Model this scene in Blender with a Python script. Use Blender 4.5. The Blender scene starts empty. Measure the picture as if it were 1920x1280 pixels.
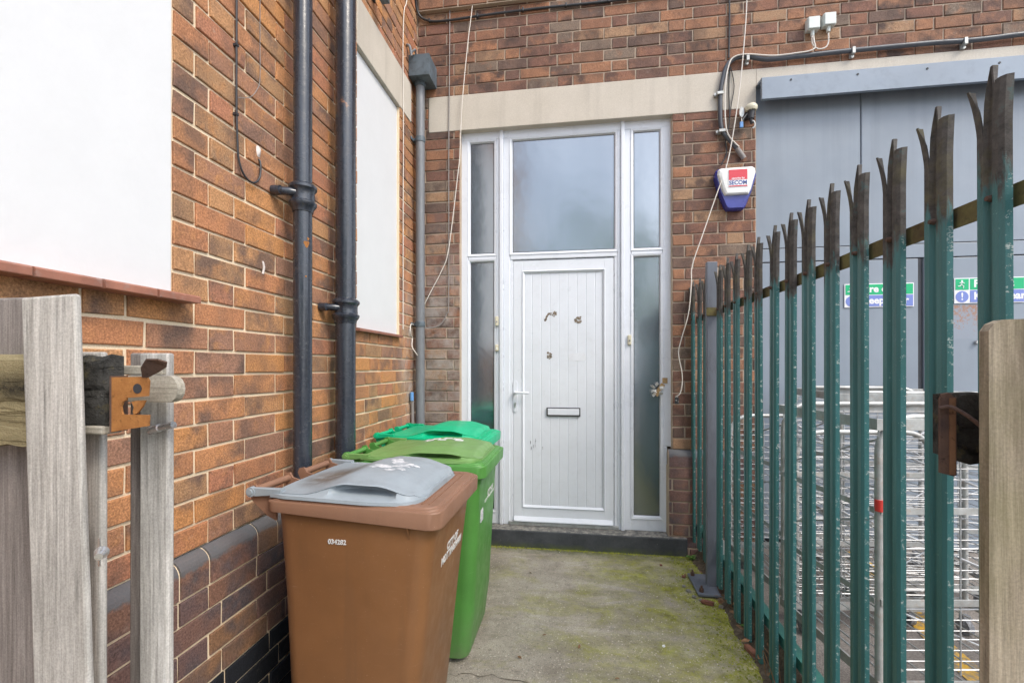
import bpy, bmesh, math, random
from mathutils import Vector, Matrix, Euler
random.seed(7)
R = math.radians
scene = bpy.context.scene
col = scene.collection

# ------------------------------------------------------------------ camera
cam_d = bpy.data.cameras.new('camera'); cam = bpy.data.objects.new('camera', cam_d); col.objects.link(cam)
cam.location = (1.2324, 0.0, 1.3394)
cam.rotation_euler = (R(90.1), 0, R(8.27))
cam_d.sensor_width = 36.0
cam_d.lens = 15.827
cam_d.shift_y = 0.0233
cam_d.clip_start = 0.02; cam_d.clip_end = 400
scene.camera = cam

# ------------------------------------------------------------------ world, sun, exposure
SUN_ELEV, SUN_AZ = 46.0, 128.0      # azimuth clockwise from +Y
w = bpy.data.worlds.new('World'); scene.world = w; w.use_nodes = True
nt = w.node_tree
sky = nt.nodes.new('ShaderNodeTexSky'); sky.sky_type = 'NISHITA'; sky.sun_disc = False
sky.sun_elevation = R(SUN_ELEV); sky.sun_rotation = R(SUN_AZ)
sky.air_density = 1.0; sky.dust_density = 3.0; sky.ozone_density = 1.0
# a thin broken cloud cover greys the blue of the clear sky
tc = nt.nodes.new('ShaderNodeTexCoord')
nz = nt.nodes.new('ShaderNodeTexNoise'); nz.inputs['Scale'].default_value = 2.2; nz.inputs['Detail'].default_value = 5
rmp = nt.nodes.new('ShaderNodeValToRGB'); rmp.color_ramp.elements[0].position = 0.44; rmp.color_ramp.elements[1].position = 0.70
rmp.color_ramp.elements[0].color = (.10,.10,.10,1); rmp.color_ramp.elements[1].color = (.95,.95,.95,1)
nt.links.new(tc.outputs['Generated'], nz.inputs['Vector']); nt.links.new(nz.outputs['Fac'], rmp.inputs['Fac'])
mixc = nt.nodes.new('ShaderNodeMixRGB'); mixc.inputs['Color2'].default_value = (12.6, 13.9, 16.0, 1)
nt.links.new(rmp.outputs['Color'], mixc.inputs['Fac']); nt.links.new(sky.outputs['Color'], mixc.inputs['Color1'])
nt.links.new(mixc.outputs['Color'], nt.nodes['Background'].inputs['Color'])
nt.nodes['Background'].inputs['Strength'].default_value = 0.14
sd = bpy.data.lights.new('sun', 'SUN'); sun = bpy.data.objects.new('sun', sd); col.objects.link(sun)
sd.energy = 1.15; sd.angle = R(18); sd.color = (1.0, 0.93, 0.82)
az = R(SUN_AZ); el = R(SUN_ELEV)
sdir = Vector((math.sin(az)*math.cos(el), math.cos(az)*math.cos(el), math.sin(el)))
sun.rotation_euler = sdir.to_track_quat('Z', 'Y').to_euler()
scene.view_settings.view_transform = 'Standard'; scene.view_settings.look = 'None'
scene.view_settings.gamma = 1.0; scene.view_settings.exposure = 0.76
scene.render.engine = 'CYCLES'

# ------------------------------------------------------------------ materials
class NT:
    def __init__(s, name):
        s.m = bpy.data.materials.new(name); s.m.use_nodes = True
        s.t = s.m.node_tree; s.b = s.t.nodes['Principled BSDF']
    def n(s, typ, **kw):
        nd = s.t.nodes.new(typ)
        for k, v in kw.items():
            if k in nd.inputs.keys():
                nd.inputs[k].default_value = v
            else: setattr(nd, k, v)
        return nd
    def l(s, a, b): s.t.links.new(a, b)
    def coord(s, scale=(1,1,1), kind='Object', vec=None):
        mp = s.n('ShaderNodeMapping'); mp.inputs['Scale'].default_value = scale
        if vec is None:
            c = s.n('ShaderNodeTexCoord'); vec = c.outputs[kind]
        s.l(vec, mp.inputs['Vector']); return mp.outputs['Vector']
    def world(s):
        g = s.n('ShaderNodeNewGeometry'); return g.outputs['Position']
    def noise(s, vec, scale, detail=4, rough=.6, dist=0):
        nd = s.n('ShaderNodeTexNoise'); nd.inputs['Scale'].default_value = scale
        nd.inputs['Detail'].default_value = detail; nd.inputs['Roughness'].default_value = rough
        nd.inputs['Distortion'].default_value = dist
        s.l(vec, nd.inputs['Vector']); return nd.outputs['Fac']
    def ramp(s, fac, stops, interp='LINEAR'):
        r = s.n('ShaderNodeValToRGB'); cr = r.color_ramp; cr.interpolation = interp
        while len(cr.elements) < len(stops): cr.elements.new(.5)
        for e, (p, c) in zip(cr.elements, stops):
            e.position = p
            e.color = (c, c, c, 1) if isinstance(c, (int, float)) else (*c, 1)
        s.l(fac, r.inputs['Fac']); return r.outputs['Color']
    def mix(s, fac, a, b, mode='MIX'):
        m = s.n('ShaderNodeMixRGB', blend_type=mode)
        for v, i in ((fac, 'Fac'), (a, 'Color1'), (b, 'Color2')):
            if isinstance(v, (int, float)): m.inputs[i].default_value = v
            elif isinstance(v, tuple): m.inputs[i].default_value = (*v, 1)
            else: s.l(v, m.inputs[i])
        return m.outputs['Color']
    def math(s, op, a, b=0.0, clamp=False):
        m = s.n('ShaderNodeMath', operation=op); m.use_clamp = clamp
        for v, i in ((a, 0), (b, 1)):
            if isinstance(v, (int, float)): m.inputs[i].default_value = v
            else: s.l(v, m.inputs[i])
        return m.outputs[0]
    def sep(s, vec):
        x = s.n('ShaderNodeSeparateXYZ'); s.l(vec, x.inputs[0]); return x.outputs
    def bump(s, h, strength=.3, dist=.002, prev=None):
        b = s.n('ShaderNodeBump'); b.inputs['Strength'].default_value = strength; b.inputs['Distance'].default_value = dist
        s.l(h, b.inputs['Height'])
        if prev is not None: s.l(prev, b.inputs['Normal'])
        s.l(b.outputs['Normal'], s.b.inputs['Normal']); return b.outputs['Normal']
    def set(s, color=None, rough=None, metal=None, spec=None, coat=None):
        for v, i in ((color, 'Base Color'), (rough, 'Roughness'), (metal, 'Metallic'), (spec, 'Specular IOR Level'), (coat, 'Coat Weight')):
            if v is None: continue
            if isinstance(v, tuple): s.b.inputs[i].default_value = (*v, 1)
            elif isinstance(v, (int, float)): s.b.inputs[i].default_value = v
            else: s.l(v, s.b.inputs[i])
        return s.m

def plain(name, color, rough=.5, metal=0, var=.12, scale=6, bump=0.0, bscale=60, spec=.5, dirt=None, dirtamt=.5, vec=(1,1,1)):
    """a painted or moulded surface with uneven tone, scuffs and a little dirt"""
    k = NT(name); v = k.coord(vec)
    n1 = k.noise(v, scale, 5, .65)
    c = k.mix(k.ramp(n1, [(.3, 0.0), (.7, 1.0)]), tuple(x*(1-var) for x in color), tuple(min(1, x*(1+var)) for x in color))
    if dirt:
        n2 = k.noise(v, scale*2.7, 6, .7)
        c = k.mix(k.ramp(n2, [(.52, 0.0), (.72, dirtamt)]), c, dirt)
    r = k.ramp(k.noise(v, scale*3, 4, .6), [(.3, max(0, rough-.1)), (.7, min(1, rough+.12))])
    k.set(c, r, metal, spec)
    if bump: k.bump(k.noise(v, bscale, 4, .6), bump, .003)
    return k.m

def brick_mat(name, pal, darks, bloom):
    k = NT(name); pos = k.world()
    at = k.n('ShaderNodeAttribute'); at.attribute_name = 'rnd'
    s3 = k.n('ShaderNodeSeparateColor'); k.l(at.outputs['Color'], s3.inputs[0])
    r, g, b = s3.outputs[0], s3.outputs[1], s3.outputs[2]
    n = len(pal); base = k.ramp(r, [(i/n, c) for i, c in enumerate(pal)], 'CONSTANT')
    off = k.n('ShaderNodeVectorMath', operation='MULTIPLY_ADD')
    k.l(at.outputs['Color'], off.inputs[0]); off.inputs[1].default_value = (37, 53, 71); k.l(pos, off.inputs[2])
    v = off.outputs[0]
    # kiln-dark flashes, a few per brick
    bl = k.noise(v, 9, 3, .5)
    base = k.mix(k.math('MULTIPLY', k.ramp(bl, [(.44, 0.0), (.62, 1.0)]), k.math('ADD', .25, k.math('MULTIPLY', g, .75))), base, darks)
    # rubbed orange patches
    b2 = k.noise(v, 14, 4, .6, .4)
    base = k.mix(k.math('MULTIPLY', k.ramp(b2, [(.5, 0.0), (.68, .8)]), b), base, pal[0], 'MIX')
    # drag-faced speckle
    sp = k.noise(v, 170, 3, .7)
    base = k.mix(.55, base, k.ramp(sp, [(.3, .12), (.5, .5), (.72, .98)]), 'OVERLAY')
    sp2 = k.noise(v, 420, 2, .6)
    base = k.mix(k.ramp(sp2, [(.60, 0.0), (.72, .45)]), base, (.05, .035, .03))
    sm = k.math('MULTIPLY', k.ramp(k.noise(pos, 23, 6, .75), [(.60, 0.0), (.72, .55)]), k.ramp(k.noise(pos, 2.3, 3, .6), [(.4, .2), (.7, 1.0)]))
    base = k.mix(sm, base, (.40,.33,.26))
    so = k.noise(k.coord((3, 3, .6), vec=pos), 1.0, 4, .6)
    base = k.mix(k.ramp(so, [(.52, 0.0), (.72, .45)]), base, tuple(x*.8 for x in darks))
    if bloom:   # lime bloom near the leaking downpipe in the corner
        xs = k.sep(pos)
        d = k.math('ADD', k.math('POWER', k.math('MULTIPLY', k.math('SUBTRACT', xs[2], bloom[2]), bloom[4]), 2.0),
                   k.math('POWER', k.math('MULTIPLY', k.math('SUBTRACT', xs[bloom[0]], bloom[1]), bloom[3]), 2.0))
        m = k.math('SUBTRACT', 1.0, d, True)
        m = k.math('MULTIPLY', m, k.ramp(k.noise(pos, 7, 6, .7), [(.38, 0.0), (.62, .75)]))
        base = k.mix(m, base, (.42, .38, .35))
    k.set(base, .86, 0, .25)
    nb = k.bump(sp, .7, .002); k.bump(k.noise(v, 28, 4, .6), .7, .006, nb)
    return k.m

def mortar_mat(name, c, dark):
    k = NT(name); pos = k.world()
    a = k.mix(k.ramp(k.noise(pos, 5, 5, .7), [(.35, 0.0), (.7, .6)]), c, dark)
    a = k.mix(.35, a, k.ramp(k.noise(pos, 260, 3, .7), [(.3, .2), (.7, .9)]), 'OVERLAY')
    k.set(a, .95, 0, .15); k.bump(k.noise(pos, 240, 3, .7), .7, .0015)
    return k.m

M = {}
M['brick_warm'] = brick_mat('warm_brick', [(.49,.235,.095), (.42,.20,.10), (.47,.225,.105), (.35,.18,.11), (.44,.20,.10), (.37,.215,.115), (.31,.17,.115), (.47,.25,.12), (.40,.18,.105)], (.155,.10,.078), (1, 3.25, 1.35, 3.6, 1.2))
M['brick_cool'] = brick_mat('multi_brick', [(.33,.165,.095), (.20,.105,.078), (.235,.118,.08), (.275,.145,.09), (.17,.098,.076), (.15,.10,.08), (.33,.205,.125), (.215,.112,.08), (.265,.135,.085), (.20,.15,.115)], (.085,.058,.050), (0, .2, 1.45, 3.2, .9))
M['brick_plinth'] = brick_mat('plinth_brick', [(.22,.12,.085), (.17,.10,.085), (.25,.14,.08), (.15,.095,.088), (.19,.11,.09), (.23,.125,.095)], (.085,.078,.088), None)
def bull():
    k = NT('blue_topped_bullnose_brick'); m_ = M['brick_plinth'].copy(); k.m = m_; k.t = m_.node_tree; k.b = k.t.nodes['Principled BSDF']
    src = k.b.inputs['Base Color'].links[0].from_socket; v = k.world(); z = k.sep(v)[2]
    f = k.math('ADD', k.math('MULTIPLY', k.math('SUBTRACT', z, .682), 26.0), k.math('MULTIPLY', k.math('SUBTRACT', k.noise(v, 16, 5, .7), .5), 1.6))
    k.l(k.mix(k.ramp(f, [(.25, 0.0), (.6, .85)]), src, (.125,.135,.145)), k.b.inputs['Base Color']); return m_
M['bullnose'] = bull()
M['brick_black'] = brick_mat('blue_black_brick', [(.02,.024,.032), (.028,.03,.036), (.018,.02,.026)], (.012,.014,.018), None)
M['mortar_warm'] = mortar_mat('lime_mortar', (.80,.66,.47), (.62,.50,.34))
M['mortar_cool'] = mortar_mat('grey_mortar', (.48,.39,.30), (.32,.25,.20))

def concrete_mat(name, c1, c2, scale=3, bscale=90):
    k = NT(name); v = k.world()
    a = k.mix(k.ramp(k.noise(v, scale, 6, .65), [(.3, 0.0), (.7, 1.0)]), c1, c2)
    st = k.noise(k.coord((9, 9, .7), vec=v), 1.0, 4, .6)      # run-down streaks
    a = k.mix(k.ramp(st, [(.5, 0.0), (.75, .35)]), a, tuple(x*.62 for x in c1))
    a = k.mix(.2, a, k.ramp(k.noise(v, 220, 3, .7), [(.3, .2), (.7, .85)]), 'OVERLAY')
    k.set(a, .85, 0, .25); k.bump(k.noise(v, bscale, 5, .65), .35, .002)
    return k.m
M['lintel'] = concrete_mat('lintel_concrete', (.50,.455,.385), (.57,.52,.45))

def ground_mat():
    k = NT('mossy_concrete'); v = k.world(); x = k.sep(v)
    a = k.mix(k.ramp(k.noise(v, 2.6, 7, .68, .3), [(.32, 0.0), (.66, 1.0)]), (.255,.225,.18), (.455,.41,.34))
    a = k.mix(k.ramp(k.noise(v, 9, 6, .7), [(.5, 0.0), (.72, .6)]), a, (.19,.17,.14))
    # damp dark bands
    a = k.mix(k.ramp(k.noise(k.coord((1.0, 4.5, 1), vec=v), 1.6, 5, .6, .5), [(.5, 0.0), (.68, .55)]), a, (.15,.14,.10))
    # exposed aggregate
    vo = k.n('ShaderNodeTexVoronoi'); vo.inputs['Scale'].default_value = 62; k.l(v, vo.inputs['Vector'])
    sv = k.n('ShaderNodeSeparateColor'); k.l(vo.outputs['Color'], sv.inputs[0])
    pick = k.ramp(sv.outputs[0], [(.55, 0.0), (.6, .85)])
    a = k.mix(k.math('MULTIPLY', k.ramp(vo.outputs['Distance'], [(.12, 1.0), (.30, .0)]), pick), a, k.mix(sv.outputs[1], (.62,.58,.48), (.09,.08,.07)))
    a = k.mix(k.ramp(k.noise(v, 48, 5, .8), [(.54, 0.0), (.66, .55)]), a, (.10,.09,.075))
    a = k.mix(k.ramp(k.noise(v, 70, 5, .8), [(.60, 0.0), (.70, .6)]), a, (.60,.56,.47))
    a = k.mix(.4, a, k.ramp(k.noise(v, 170, 4, .75), [(.3, .1), (.7, .92)]), 'OVERLAY')
    # moss, thick along the railings and thinning out to the middle
    near = k.math('MULTIPLY', k.math('SUBTRACT', x[0], 0.85), 0.75, True)
    mo = k.math('ADD', k.noise(k.coord((1, 1.6, 1), vec=v), 3.1, 7, .68, .6), k.math('MULTIPLY', near, .29))
    mo = k.math('SUBTRACT', mo, .05)
    thin = k.ramp(mo, [(.46, 0.0), (.64, .5), (.78, .97)])
    gate = k.math('MULTIPLY', thin, k.ramp(k.noise(v, 38, 5, .7), [(.25, .45), (.6, 1.0)]))
    mc = k.mix(k.ramp(k.noise(v, 16, 5, .7), [(.35, 0.0), (.65, 1.0)]), (.15,.15,.02), (.36,.37,.035))
    a = k.mix(gate, a, mc)
    # moss drip line below the step
    st = k.math('MULTIPLY', k.math('SUBTRACT', x[1], 3.18), 9.0, True)
    a = k.mix(k.math('MULTIPLY', st, k.ramp(k.noise(v, 12, 4, .6), [(.35, 0.2), (.6, .85)])), a, (.10,.115,.05))
    k.set(a, .93, 0, .2)
    nb = k.bump(k.noise(v, 150, 4, .7), .8, .005); nb = k.bump(k.noise(v, 30, 5, .7), .6, .01, nb); k.bump(k.noise(v, 8, 5, .6), .5, .02, nb)
    return k.m
M['ground'] = ground_mat()

def tarmac():
    k = NT('tarmac'); v = k.world()
    a = k.mix(k.ramp(k.noise(v, 3, 6, .65), [(.3, 0.0), (.7, 1.0)]), (.17,.15,.135), (.27,.245,.22))
    a = k.mix(.6, a, k.ramp(k.noise(v, 130, 3, .8), [(.3, .08), (.7, .95)]), 'OVERLAY')
    k.set(a, .95, 0, .2); k.bump(k.noise(v, 110, 3, .8), .8, .005); return k.m
M['tarmac'] = tarmac()

def worn_paint(name, c, under):
    k = NT(name); v = k.world()
    a = k.mix(k.ramp(k.noise(v, 22, 6, .75), [(.42, 0.0), (.56, 1.0)]), under, c); k.set(a, .8)
    k.bump(k.noise(v, 120, 3, .8), .6, .004); return k.m
M['yellow_line'] = worn_paint('yellow_line_paint', (.62,.36,.04), (.2,.18,.15))

def step_mat():
    k = NT('black_step_paint'); v = k.world(); g = k.n('ShaderNodeNewGeometry'); n = k.sep(g.outputs['Normal'])
    c = k.mix(k.ramp(k.noise(v, 9, 5, .7), [(.3, 0.0), (.7, 1.0)]), (.040,.043,.050), (.078,.083,.090))
    top = k.mix(k.ramp(k.noise(v, 25, 6, .75), [(.4, 0.0), (.62, 1.0)]), (.10,.10,.095), (.34,.32,.28))
    a = k.mix(k.ramp(n[2], [(.4, 0.0), (.9, .9)]), c, top)
    chips = k.ramp(k.noise(v, 55, 3, .7), [(.66, 0.0), (.72, .7)])
    a = k.mix(chips, a, (.3,.3,.28)); z = k.sep(v)[2]
    mossy = k.math('MULTIPLY', k.math('SUBTRACT', 1.0, k.math('MULTIPLY', z, 22.0), True), k.ramp(k.noise(v, 14, 4, .6), [(.35, 0.0), (.6, .9)]))
    a = k.mix(mossy, a, (.10,.12,.04))
    k.set(a, .72, 0, .35); k.bump(k.noise(v, 60, 5, .7), .5, .003); return k.m
M['step'] = step_mat()

def wood_mat(name, c1, c2, axis=2, green=0.0, knots=True):
    k = NT(name); sc = [24, 24, 24]; sc[axis] = 1.9
    v = k.coord(tuple(sc)); o = k.coord()
    g = k.noise(v, 1.0, 6, .65, .35)
    a = k.mix(k.ramp(g, [(.3, 0.0), (.68, 1.0)]), c1, c2)
    sc2 = [150, 150, 150]; sc2[axis] = 5.5
    f = k.noise(k.coord(tuple(sc2)), 1.0, 5, .7)
    a = k.mix(.42, a, k.ramp(f, [(.3, .06), (.7, .94)]), 'OVERLAY')
    a = k.mix(k.ramp(k.noise(k.coord(tuple(2.2 if i == axis else 9 for i in range(3))), 1.0, 6, .7), [(.45, 0.0), (.75, .6)]), a, tuple(x*.5 for x in c1))
    a = k.mix(.25, a, k.ramp(k.noise(o, 320, 3, .7), [(.3, .15), (.7, .9)]), 'OVERLAY')
    crack = k.ramp(f, [(.26, .85), (.35, 0.0)])
    a = k.mix(crack, a, tuple(x*.25 for x in c1))
    if green:
        a = k.mix(k.math('MULTIPLY', k.ramp(k.noise(o, 6, 5, .65), [(.42, 0.0), (.65, 1.0)]), green), a, (.17,.16,.07))
    if knots:
        vo = k.n('ShaderNodeTexVoronoi'); sc3 = [7, 7, 7]; sc3[axis] = 3.2; vo.inputs['Scale'].default_value = 1.0
        k.l(k.coord(tuple(sc3)), vo.inputs['Vector'])
        a = k.mix(k.ramp(vo.outputs['Distance'], [(.05, .85), (.09, .5), (.17, 0.0)]), a, tuple(x*.35 for x in c1))
    k.set(a, .88, 0, .2); nb = k.bump(g, .35, .004); k.bump(f, .55, .002, nb); return k.m
M['wood_grey'] = wood_mat('weathered_grey_wood', (.33,.315,.29), (.55,.53,.50))
M['wood_dark'] = wood_mat('dark_weathered_wood', (.15,.13,.12), (.29,.265,.25))
M['wood_post'] = wood_mat('brown_grey_post_wood', (.20,.165,.12), (.40,.345,.265), green=.25)
M['wood_post'] = wood_mat('stained_brown_post_wood', (.15,.12,.085), (.42,.365,.28), green=.45)
M['wood_rail'] = wood_mat('grey_rail_wood', (.30,.27,.22), (.52,.48,.41), axis=0, green=.15)
def rotten():
    k = NT('rotten_black_wood'); o = k.coord()
    n = k.noise(o, 26, 7, .75, .6)
    a = k.mix(k.ramp(n, [(.3, 0.0), (.72, 1.0)]), (.014,.014,.013), (.13,.125,.115))
    a = k.mix(k.ramp(k.noise(o, 15, 6, .7), [(.56, 0.0), (.7, .9)]), a, (.22,.18,.07))
    k.set(a, .95, 0, .15); nb = k.bump(k.noise(o, 60, 6, .8), 1.0, .012)
    k.bump(k.ramp(k.noise(k.coord((1, 1, 4)), 12, 4, .7, .8), [(.36, 0.0), (.44, 1.0)]), .8, .01, nb); return k.m
M['wood_rotten'] = rotten()
def halfrot():
    k = NT('half_rotten_mossy_wood'); o = k.coord(); z = k.sep(o)[2]
    a = k.mix(k.ramp(k.noise(k.coord((2.5, 20, 20)), 1.0, 6, .7), [(.3, 0.0), (.7, 1.0)]), (.16,.13,.07), (.34,.29,.17))
    f = k.math('SUBTRACT', 1.0, k.math('MULTIPLY', k.math('ABSOLUTE', k.math('SUBTRACT', z, 1.305)), 34.0), True)
    f = k.math('MULTIPLY', f, k.ramp(k.noise(o, 22, 5, .7), [(.35, .1), (.55, 1.0)]))
    a = k.mix(f, a, (.025,.023,.02)); k.set(a, .95, 0, .15); nb = k.bump(k.noise(o, 60, 6, .8), .8, .008)
    k.bump(k.ramp(k.noise(k.coord((4, 4, 50)), 1.0, 4, .7, .8), [(.36, 0.0), (.44, 1.0)]), .6, .006, nb); return k.m
M['wood_halfrot'] = halfrot()

def rust_mat(name, c1, c2):
    k = NT(name); o = k.coord()
    a = k.mix(k.ramp(k.noise(o, 30, 6, .7), [(.3, 0.0), (.7, 1.0)]), c1, c2)
    a = k.mix(k.ramp(k.noise(o, 110, 4, .7), [(.58, 0.0), (.7, .7)]), a, tuple(x*.3 for x in c1))
    k.set(a, .85, .1, .3); k.bump(k.noise(o, 160, 5, .75), .7, .0015); return k.m
M['rust'] = rust_mat('orange_rust', (.25,.10,.03), (.43,.195,.06))
M['rust_mid'] = rust_mat('mid_brown_rust', (.14,.075,.045), (.27,.14,.075))
M['rust_dark'] = rust_mat('brown_rust', (.07,.045,.04), (.15,.09,.065))

def pipe_mat():
    k = NT('glossy_black_pipe_paint'); o = k.coord()
    st = k.noise(k.coord((30, 30, 1.5)), 1.0, 5, .65)
    a = k.mix(k.ramp(st, [(.35, 0.0), (.7, 1.0)]), (.016,.020,.029), (.040,.050,.068))
    a = k.mix(k.ramp(k.noise(o, 7, 7, .75), [(.66, 0.0), (.70, .9)]), a, (.28,.13,.06))
    a = k.mix(k.ramp(k.noise(o, 60, 5, .7), [(.60, 0.0), (.72, .35)]), a, (.2,.2,.2))
    k.set(a, k.ramp(k.noise(o, 14, 5, .7), [(.3, .12), (.7, .38)]), 0, .7)
    nb = k.bump(k.noise(o, 40, 4, .6), .25, .003); k.bump(k.noise(k.coord((25, 25, 3)), 1.0, 4, .6), .25, .004, nb)
    return k.m
M['pipe'] = pipe_mat()
M['upvc_pipe'] = plain('grey_plastic_pipe', (.165,.175,.19), .42, var=.15, dirt=(.30,.30,.29), dirtamt=.5, vec=(6,6,1))
M['hopper'] = plain('dark_grey_hopper_plastic', (.095,.125,.15), .5, var=.3, dirt=(.03,.03,.025), dirtamt=.8, scale=9)
M['upvc'] = plain('white_upvc', (.70,.73,.785), .32, var=.03, scale=3, dirt=(.50,.50,.50), dirtamt=.15)
M['door_white'] = plain('white_door_skin', (.69,.72,.77), .36, var=.03, scale=5, dirt=(.48,.48,.49), dirtamt=.15)
M['gasket'] = plain('black_rubber_gasket', (.03,.03,.033), .6)
M['white_paint'] = plain('white_render_paint', (.69,.70,.71), .7, var=.02, bump=.25, bscale=45)
M['white_boarding'] = plain('white_painted_board', (.66,.675,.69), .6, var=.02, bump=.15, bscale=25)
def steel(name, c):
    k = NT(name); v = k.world()
    a = k.mix(k.ramp(k.noise(v, 1.6, 5, .6), [(.3, 0.0), (.7, 1.0)]), tuple(x*.90 for x in c), tuple(x*1.08 for x in c))
    st = k.noise(k.coord((16, 16, .5), vec=v), 1.0, 5, .65)
    up = k.math('MULTIPLY', k.math('SUBTRACT', k.sep(v)[2], 2.1), .8, True)
    a = k.mix(k.math('MULTIPLY', k.ramp(st, [(.46, 0.0), (.72, .30)]), k.math('ADD', .35, up)), a, tuple(x*.62 for x in c))
    a = k.mix(k.ramp(k.noise(v, 60, 5, .75), [(.66, 0.0), (.74, .5)]), a, (.34,.25,.20))
    k.set(a, k.ramp(k.noise(v, 4, 4, .6), [(.3, .28), (.7, .48)]), 0, .5); nb = k.bump(k.noise(v, 2.2, 3, .5), .35, .02); k.bump(k.noise(v, 90, 3, .5), .08, .002, nb); return k.m
M['shutter'] = steel('grey_blue_steel_panels', (.245,.285,.335))
M['shutter_plain'] = plain('grey_blue_steel_paint', (.265,.30,.355), .40, var=.06, scale=2.2, bump=.06, bscale=5, dirt=(.16,.17,.19), dirtamt=.4)
M['shutter_head'] = plain('grey_steel_flashing', (.225,.275,.34), .45, var=.08, scale=3, dirt=(.14,.16,.19), dirtamt=.4)
M['shutter_dark'] = plain('dark_steel_gap', (.03,.033,.04), .6)
M['galv'] = plain('galvanised_steel', (.43,.44,.45), .42, .5, var=.2, scale=22, dirt=(.36,.34,.31), dirtamt=.6)
M['galv_dull'] = plain('dull_galvanised_tube', (.42,.43,.42), .5, .55, var=.25, scale=16, dirt=(.40,.23,.12), dirtamt=.35)
M['red_plastic'] = plain('red_plastic', (.60,.045,.035), .4)
M['cable_black'] = plain('black_cable', (.028,.030,.035), .5, dirt=(.1,.1,.1), dirtamt=.4)
M['cable_white'] = plain('off_white_cord', (.68,.64,.58), .6, var=.08)
M['cable_grey'] = plain('grey_cable', (.24,.22,.21), .6)
M['conduit'] = plain('dark_grey_conduit', (.065,.072,.085), .42, var=.2, scale=9)
M['jbox'] = plain('grey_junction_box_plastic', (.56,.60,.57), .45)
M['cream'] = plain('cream_plastic', (.62,.58,.44), .5)
M['blue_plastic'] = plain('pale_blue_plastic', (.13,.30,.60), .4)
M['alarm_white'] = plain('white_alarm_plastic', (.75,.76,.74), .35)
M['alarm_blue'] = plain('deep_blue_lens', (.035,.04,.26), .2, spec=.6)
M['sign_red'] = plain('sign_red', (.62,.05,.075), .5, var=.02)
M['sign_blue_text'] = plain('sign_navy', (.05,.09,.28), .5, var=.02)
M['sign_white'] = plain('sign_white', (.80,.80,.82), .45, var=.02)
M['sign_green'] = plain('sign_green', (.0,.42,.17), .45, var=.04)
M['sign_blue'] = plain('sign_blue', (.17,.23,.56), .45, var=.04)
M['tile'] = plain('red_quarry_tile', (.31,.135,.09), .5, var=.25, scale=11, dirt=(.30,.24,.22), dirtamt=.6, bump=.2)
M['tile_dull'] = plain('brown_quarry_tile', (.28,.12,.085), .6, var=.25, scale=11, dirt=(.20,.17,.16), dirtamt=.6, bump=.2)
M['post_paint'] = plain('grey_post_paint', (.125,.14,.17), .45, var=.12, dirt=(.05,.05,.05), vec=(1,1,.3))
M['tape'] = plain('brown_packing_tape', (.36,.24,.11), .35, var=.3, scale=60)
M['tape_clear'] = plain('clear_crumpled_tape', (.62,.62,.60), .25, var=.3, scale=50)
M['tape_mark'] = plain('dirty_tape_residue', (.20,.16,.12), .8, var=.7, scale=120)
M['paper_mark'] = plain('faint_label_ghost', (.70,.72,.76), .5)
M['scuff'] = plain('black_scuff', (.22,.225,.24), .6, var=.6, scale=90)
M['leaf_dead'] = plain('dead_leaf', (.20,.11,.055), .85, var=.5, scale=60)
M['leaf_green'] = plain('weed_leaf', (.09,.19,.035), .6, var=.4, scale=60)
M['grit_pale'] = plain('pale_grit', (.50,.46,.38), .9, var=.4, scale=300)
M['moss_clump'] = plain('moss_cushion', (.22,.235,.03), 1.0, var=.55, scale=30, bump=.8, bscale=300)
M['rubble'] = plain('broken_brick', (.20,.085,.055), .95, var=.35, scale=40, bump=.8, bscale=70)
M['stone'] = plain('grey_rubble_stone', (.22,.21,.19), .95, var=.35, scale=40, bump=.8, bscale=70)
M['soil'] = plain('dark_soil_and_litter', (.085,.065,.045), 1.0, var=.6, scale=50, bump=1.0, bscale=90)
M['metal_bright'] = plain('bright_worn_metal', (.60,.60,.60), .3, .8, dirt=(.3,.12,.05), dirtamt=.7, scale=30)
M['filler'] = plain('white_filler', (.62,.56,.52), .8, scale=30, var=.2)

def bin_plastic(name, c, scuff=.25, rough=.42):
    k = NT(name); o = k.coord()
    a = k.mix(k.ramp(k.noise(o, 4, 5, .6), [(.3, 0.0), (.7, 1.0)]), tuple(x*.88 for x in c), tuple(min(1, x*1.10) for x in c))
    a = k.mix(k.ramp(k.noise(k.coord((3, 3, 12)), 6, 7, .8), [(.60, 0.0), (.74, scuff)]), a, tuple(min(1, x*1.25+.10) for x in c))
    a = k.mix(k.ramp(k.noise(o, 190, 2, .6), [(.70, 0.0), (.76, .5)]), a, tuple(min(1, x*1.3+.18) for x in c))
    stn = k.noise(k.coord((14, 14, 1.2)), 1.0, 5, .65)
    a = k.mix(k.ramp(stn, [(.55, 0.0), (.75, .38)]), a, tuple(x*.6+.015 for x in c))
    a = k.mix(k.ramp(k.noise(k.coord((2, 2, 40)), 3, 5, .75), [(.64, 0.0), (.70, scuff)]), a, tuple(min(1, x*1.2+.14) for x in c))
    z = k.sep(o)[2]
    low = k.math('MULTIPLY', k.math('SUBTRACT', 1.0, k.math('MULTIPLY', z, 4.0), True), k.ramp(k.noise(o, 14, 5, .7), [(.3, .1), (.7, .6)]))
    a = k.mix(low, a, (.16,.14,.11))
    k.set(a, k.ramp(k.noise(o, 18, 4, .6), [(.3, rough-.08), (.7, rough+.12)]), 0, .45)
    nb = k.bump(k.noise(o, 300, 3, .6), .12, .001); k.bump(k.noise(o, 5, 3, .5), .12, .012, nb); return k.m
M['bin_brown'] = bin_plastic('brown_bin_plastic', (.225,.104,.042))
M['bin_brown_rim'] = bin_plastic('faded_brown_rim_plastic', (.25,.135,.085), .4, .5)
M['bin_green'] = bin_plastic('green_bin_plastic', (.080,.255,.050))
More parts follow.
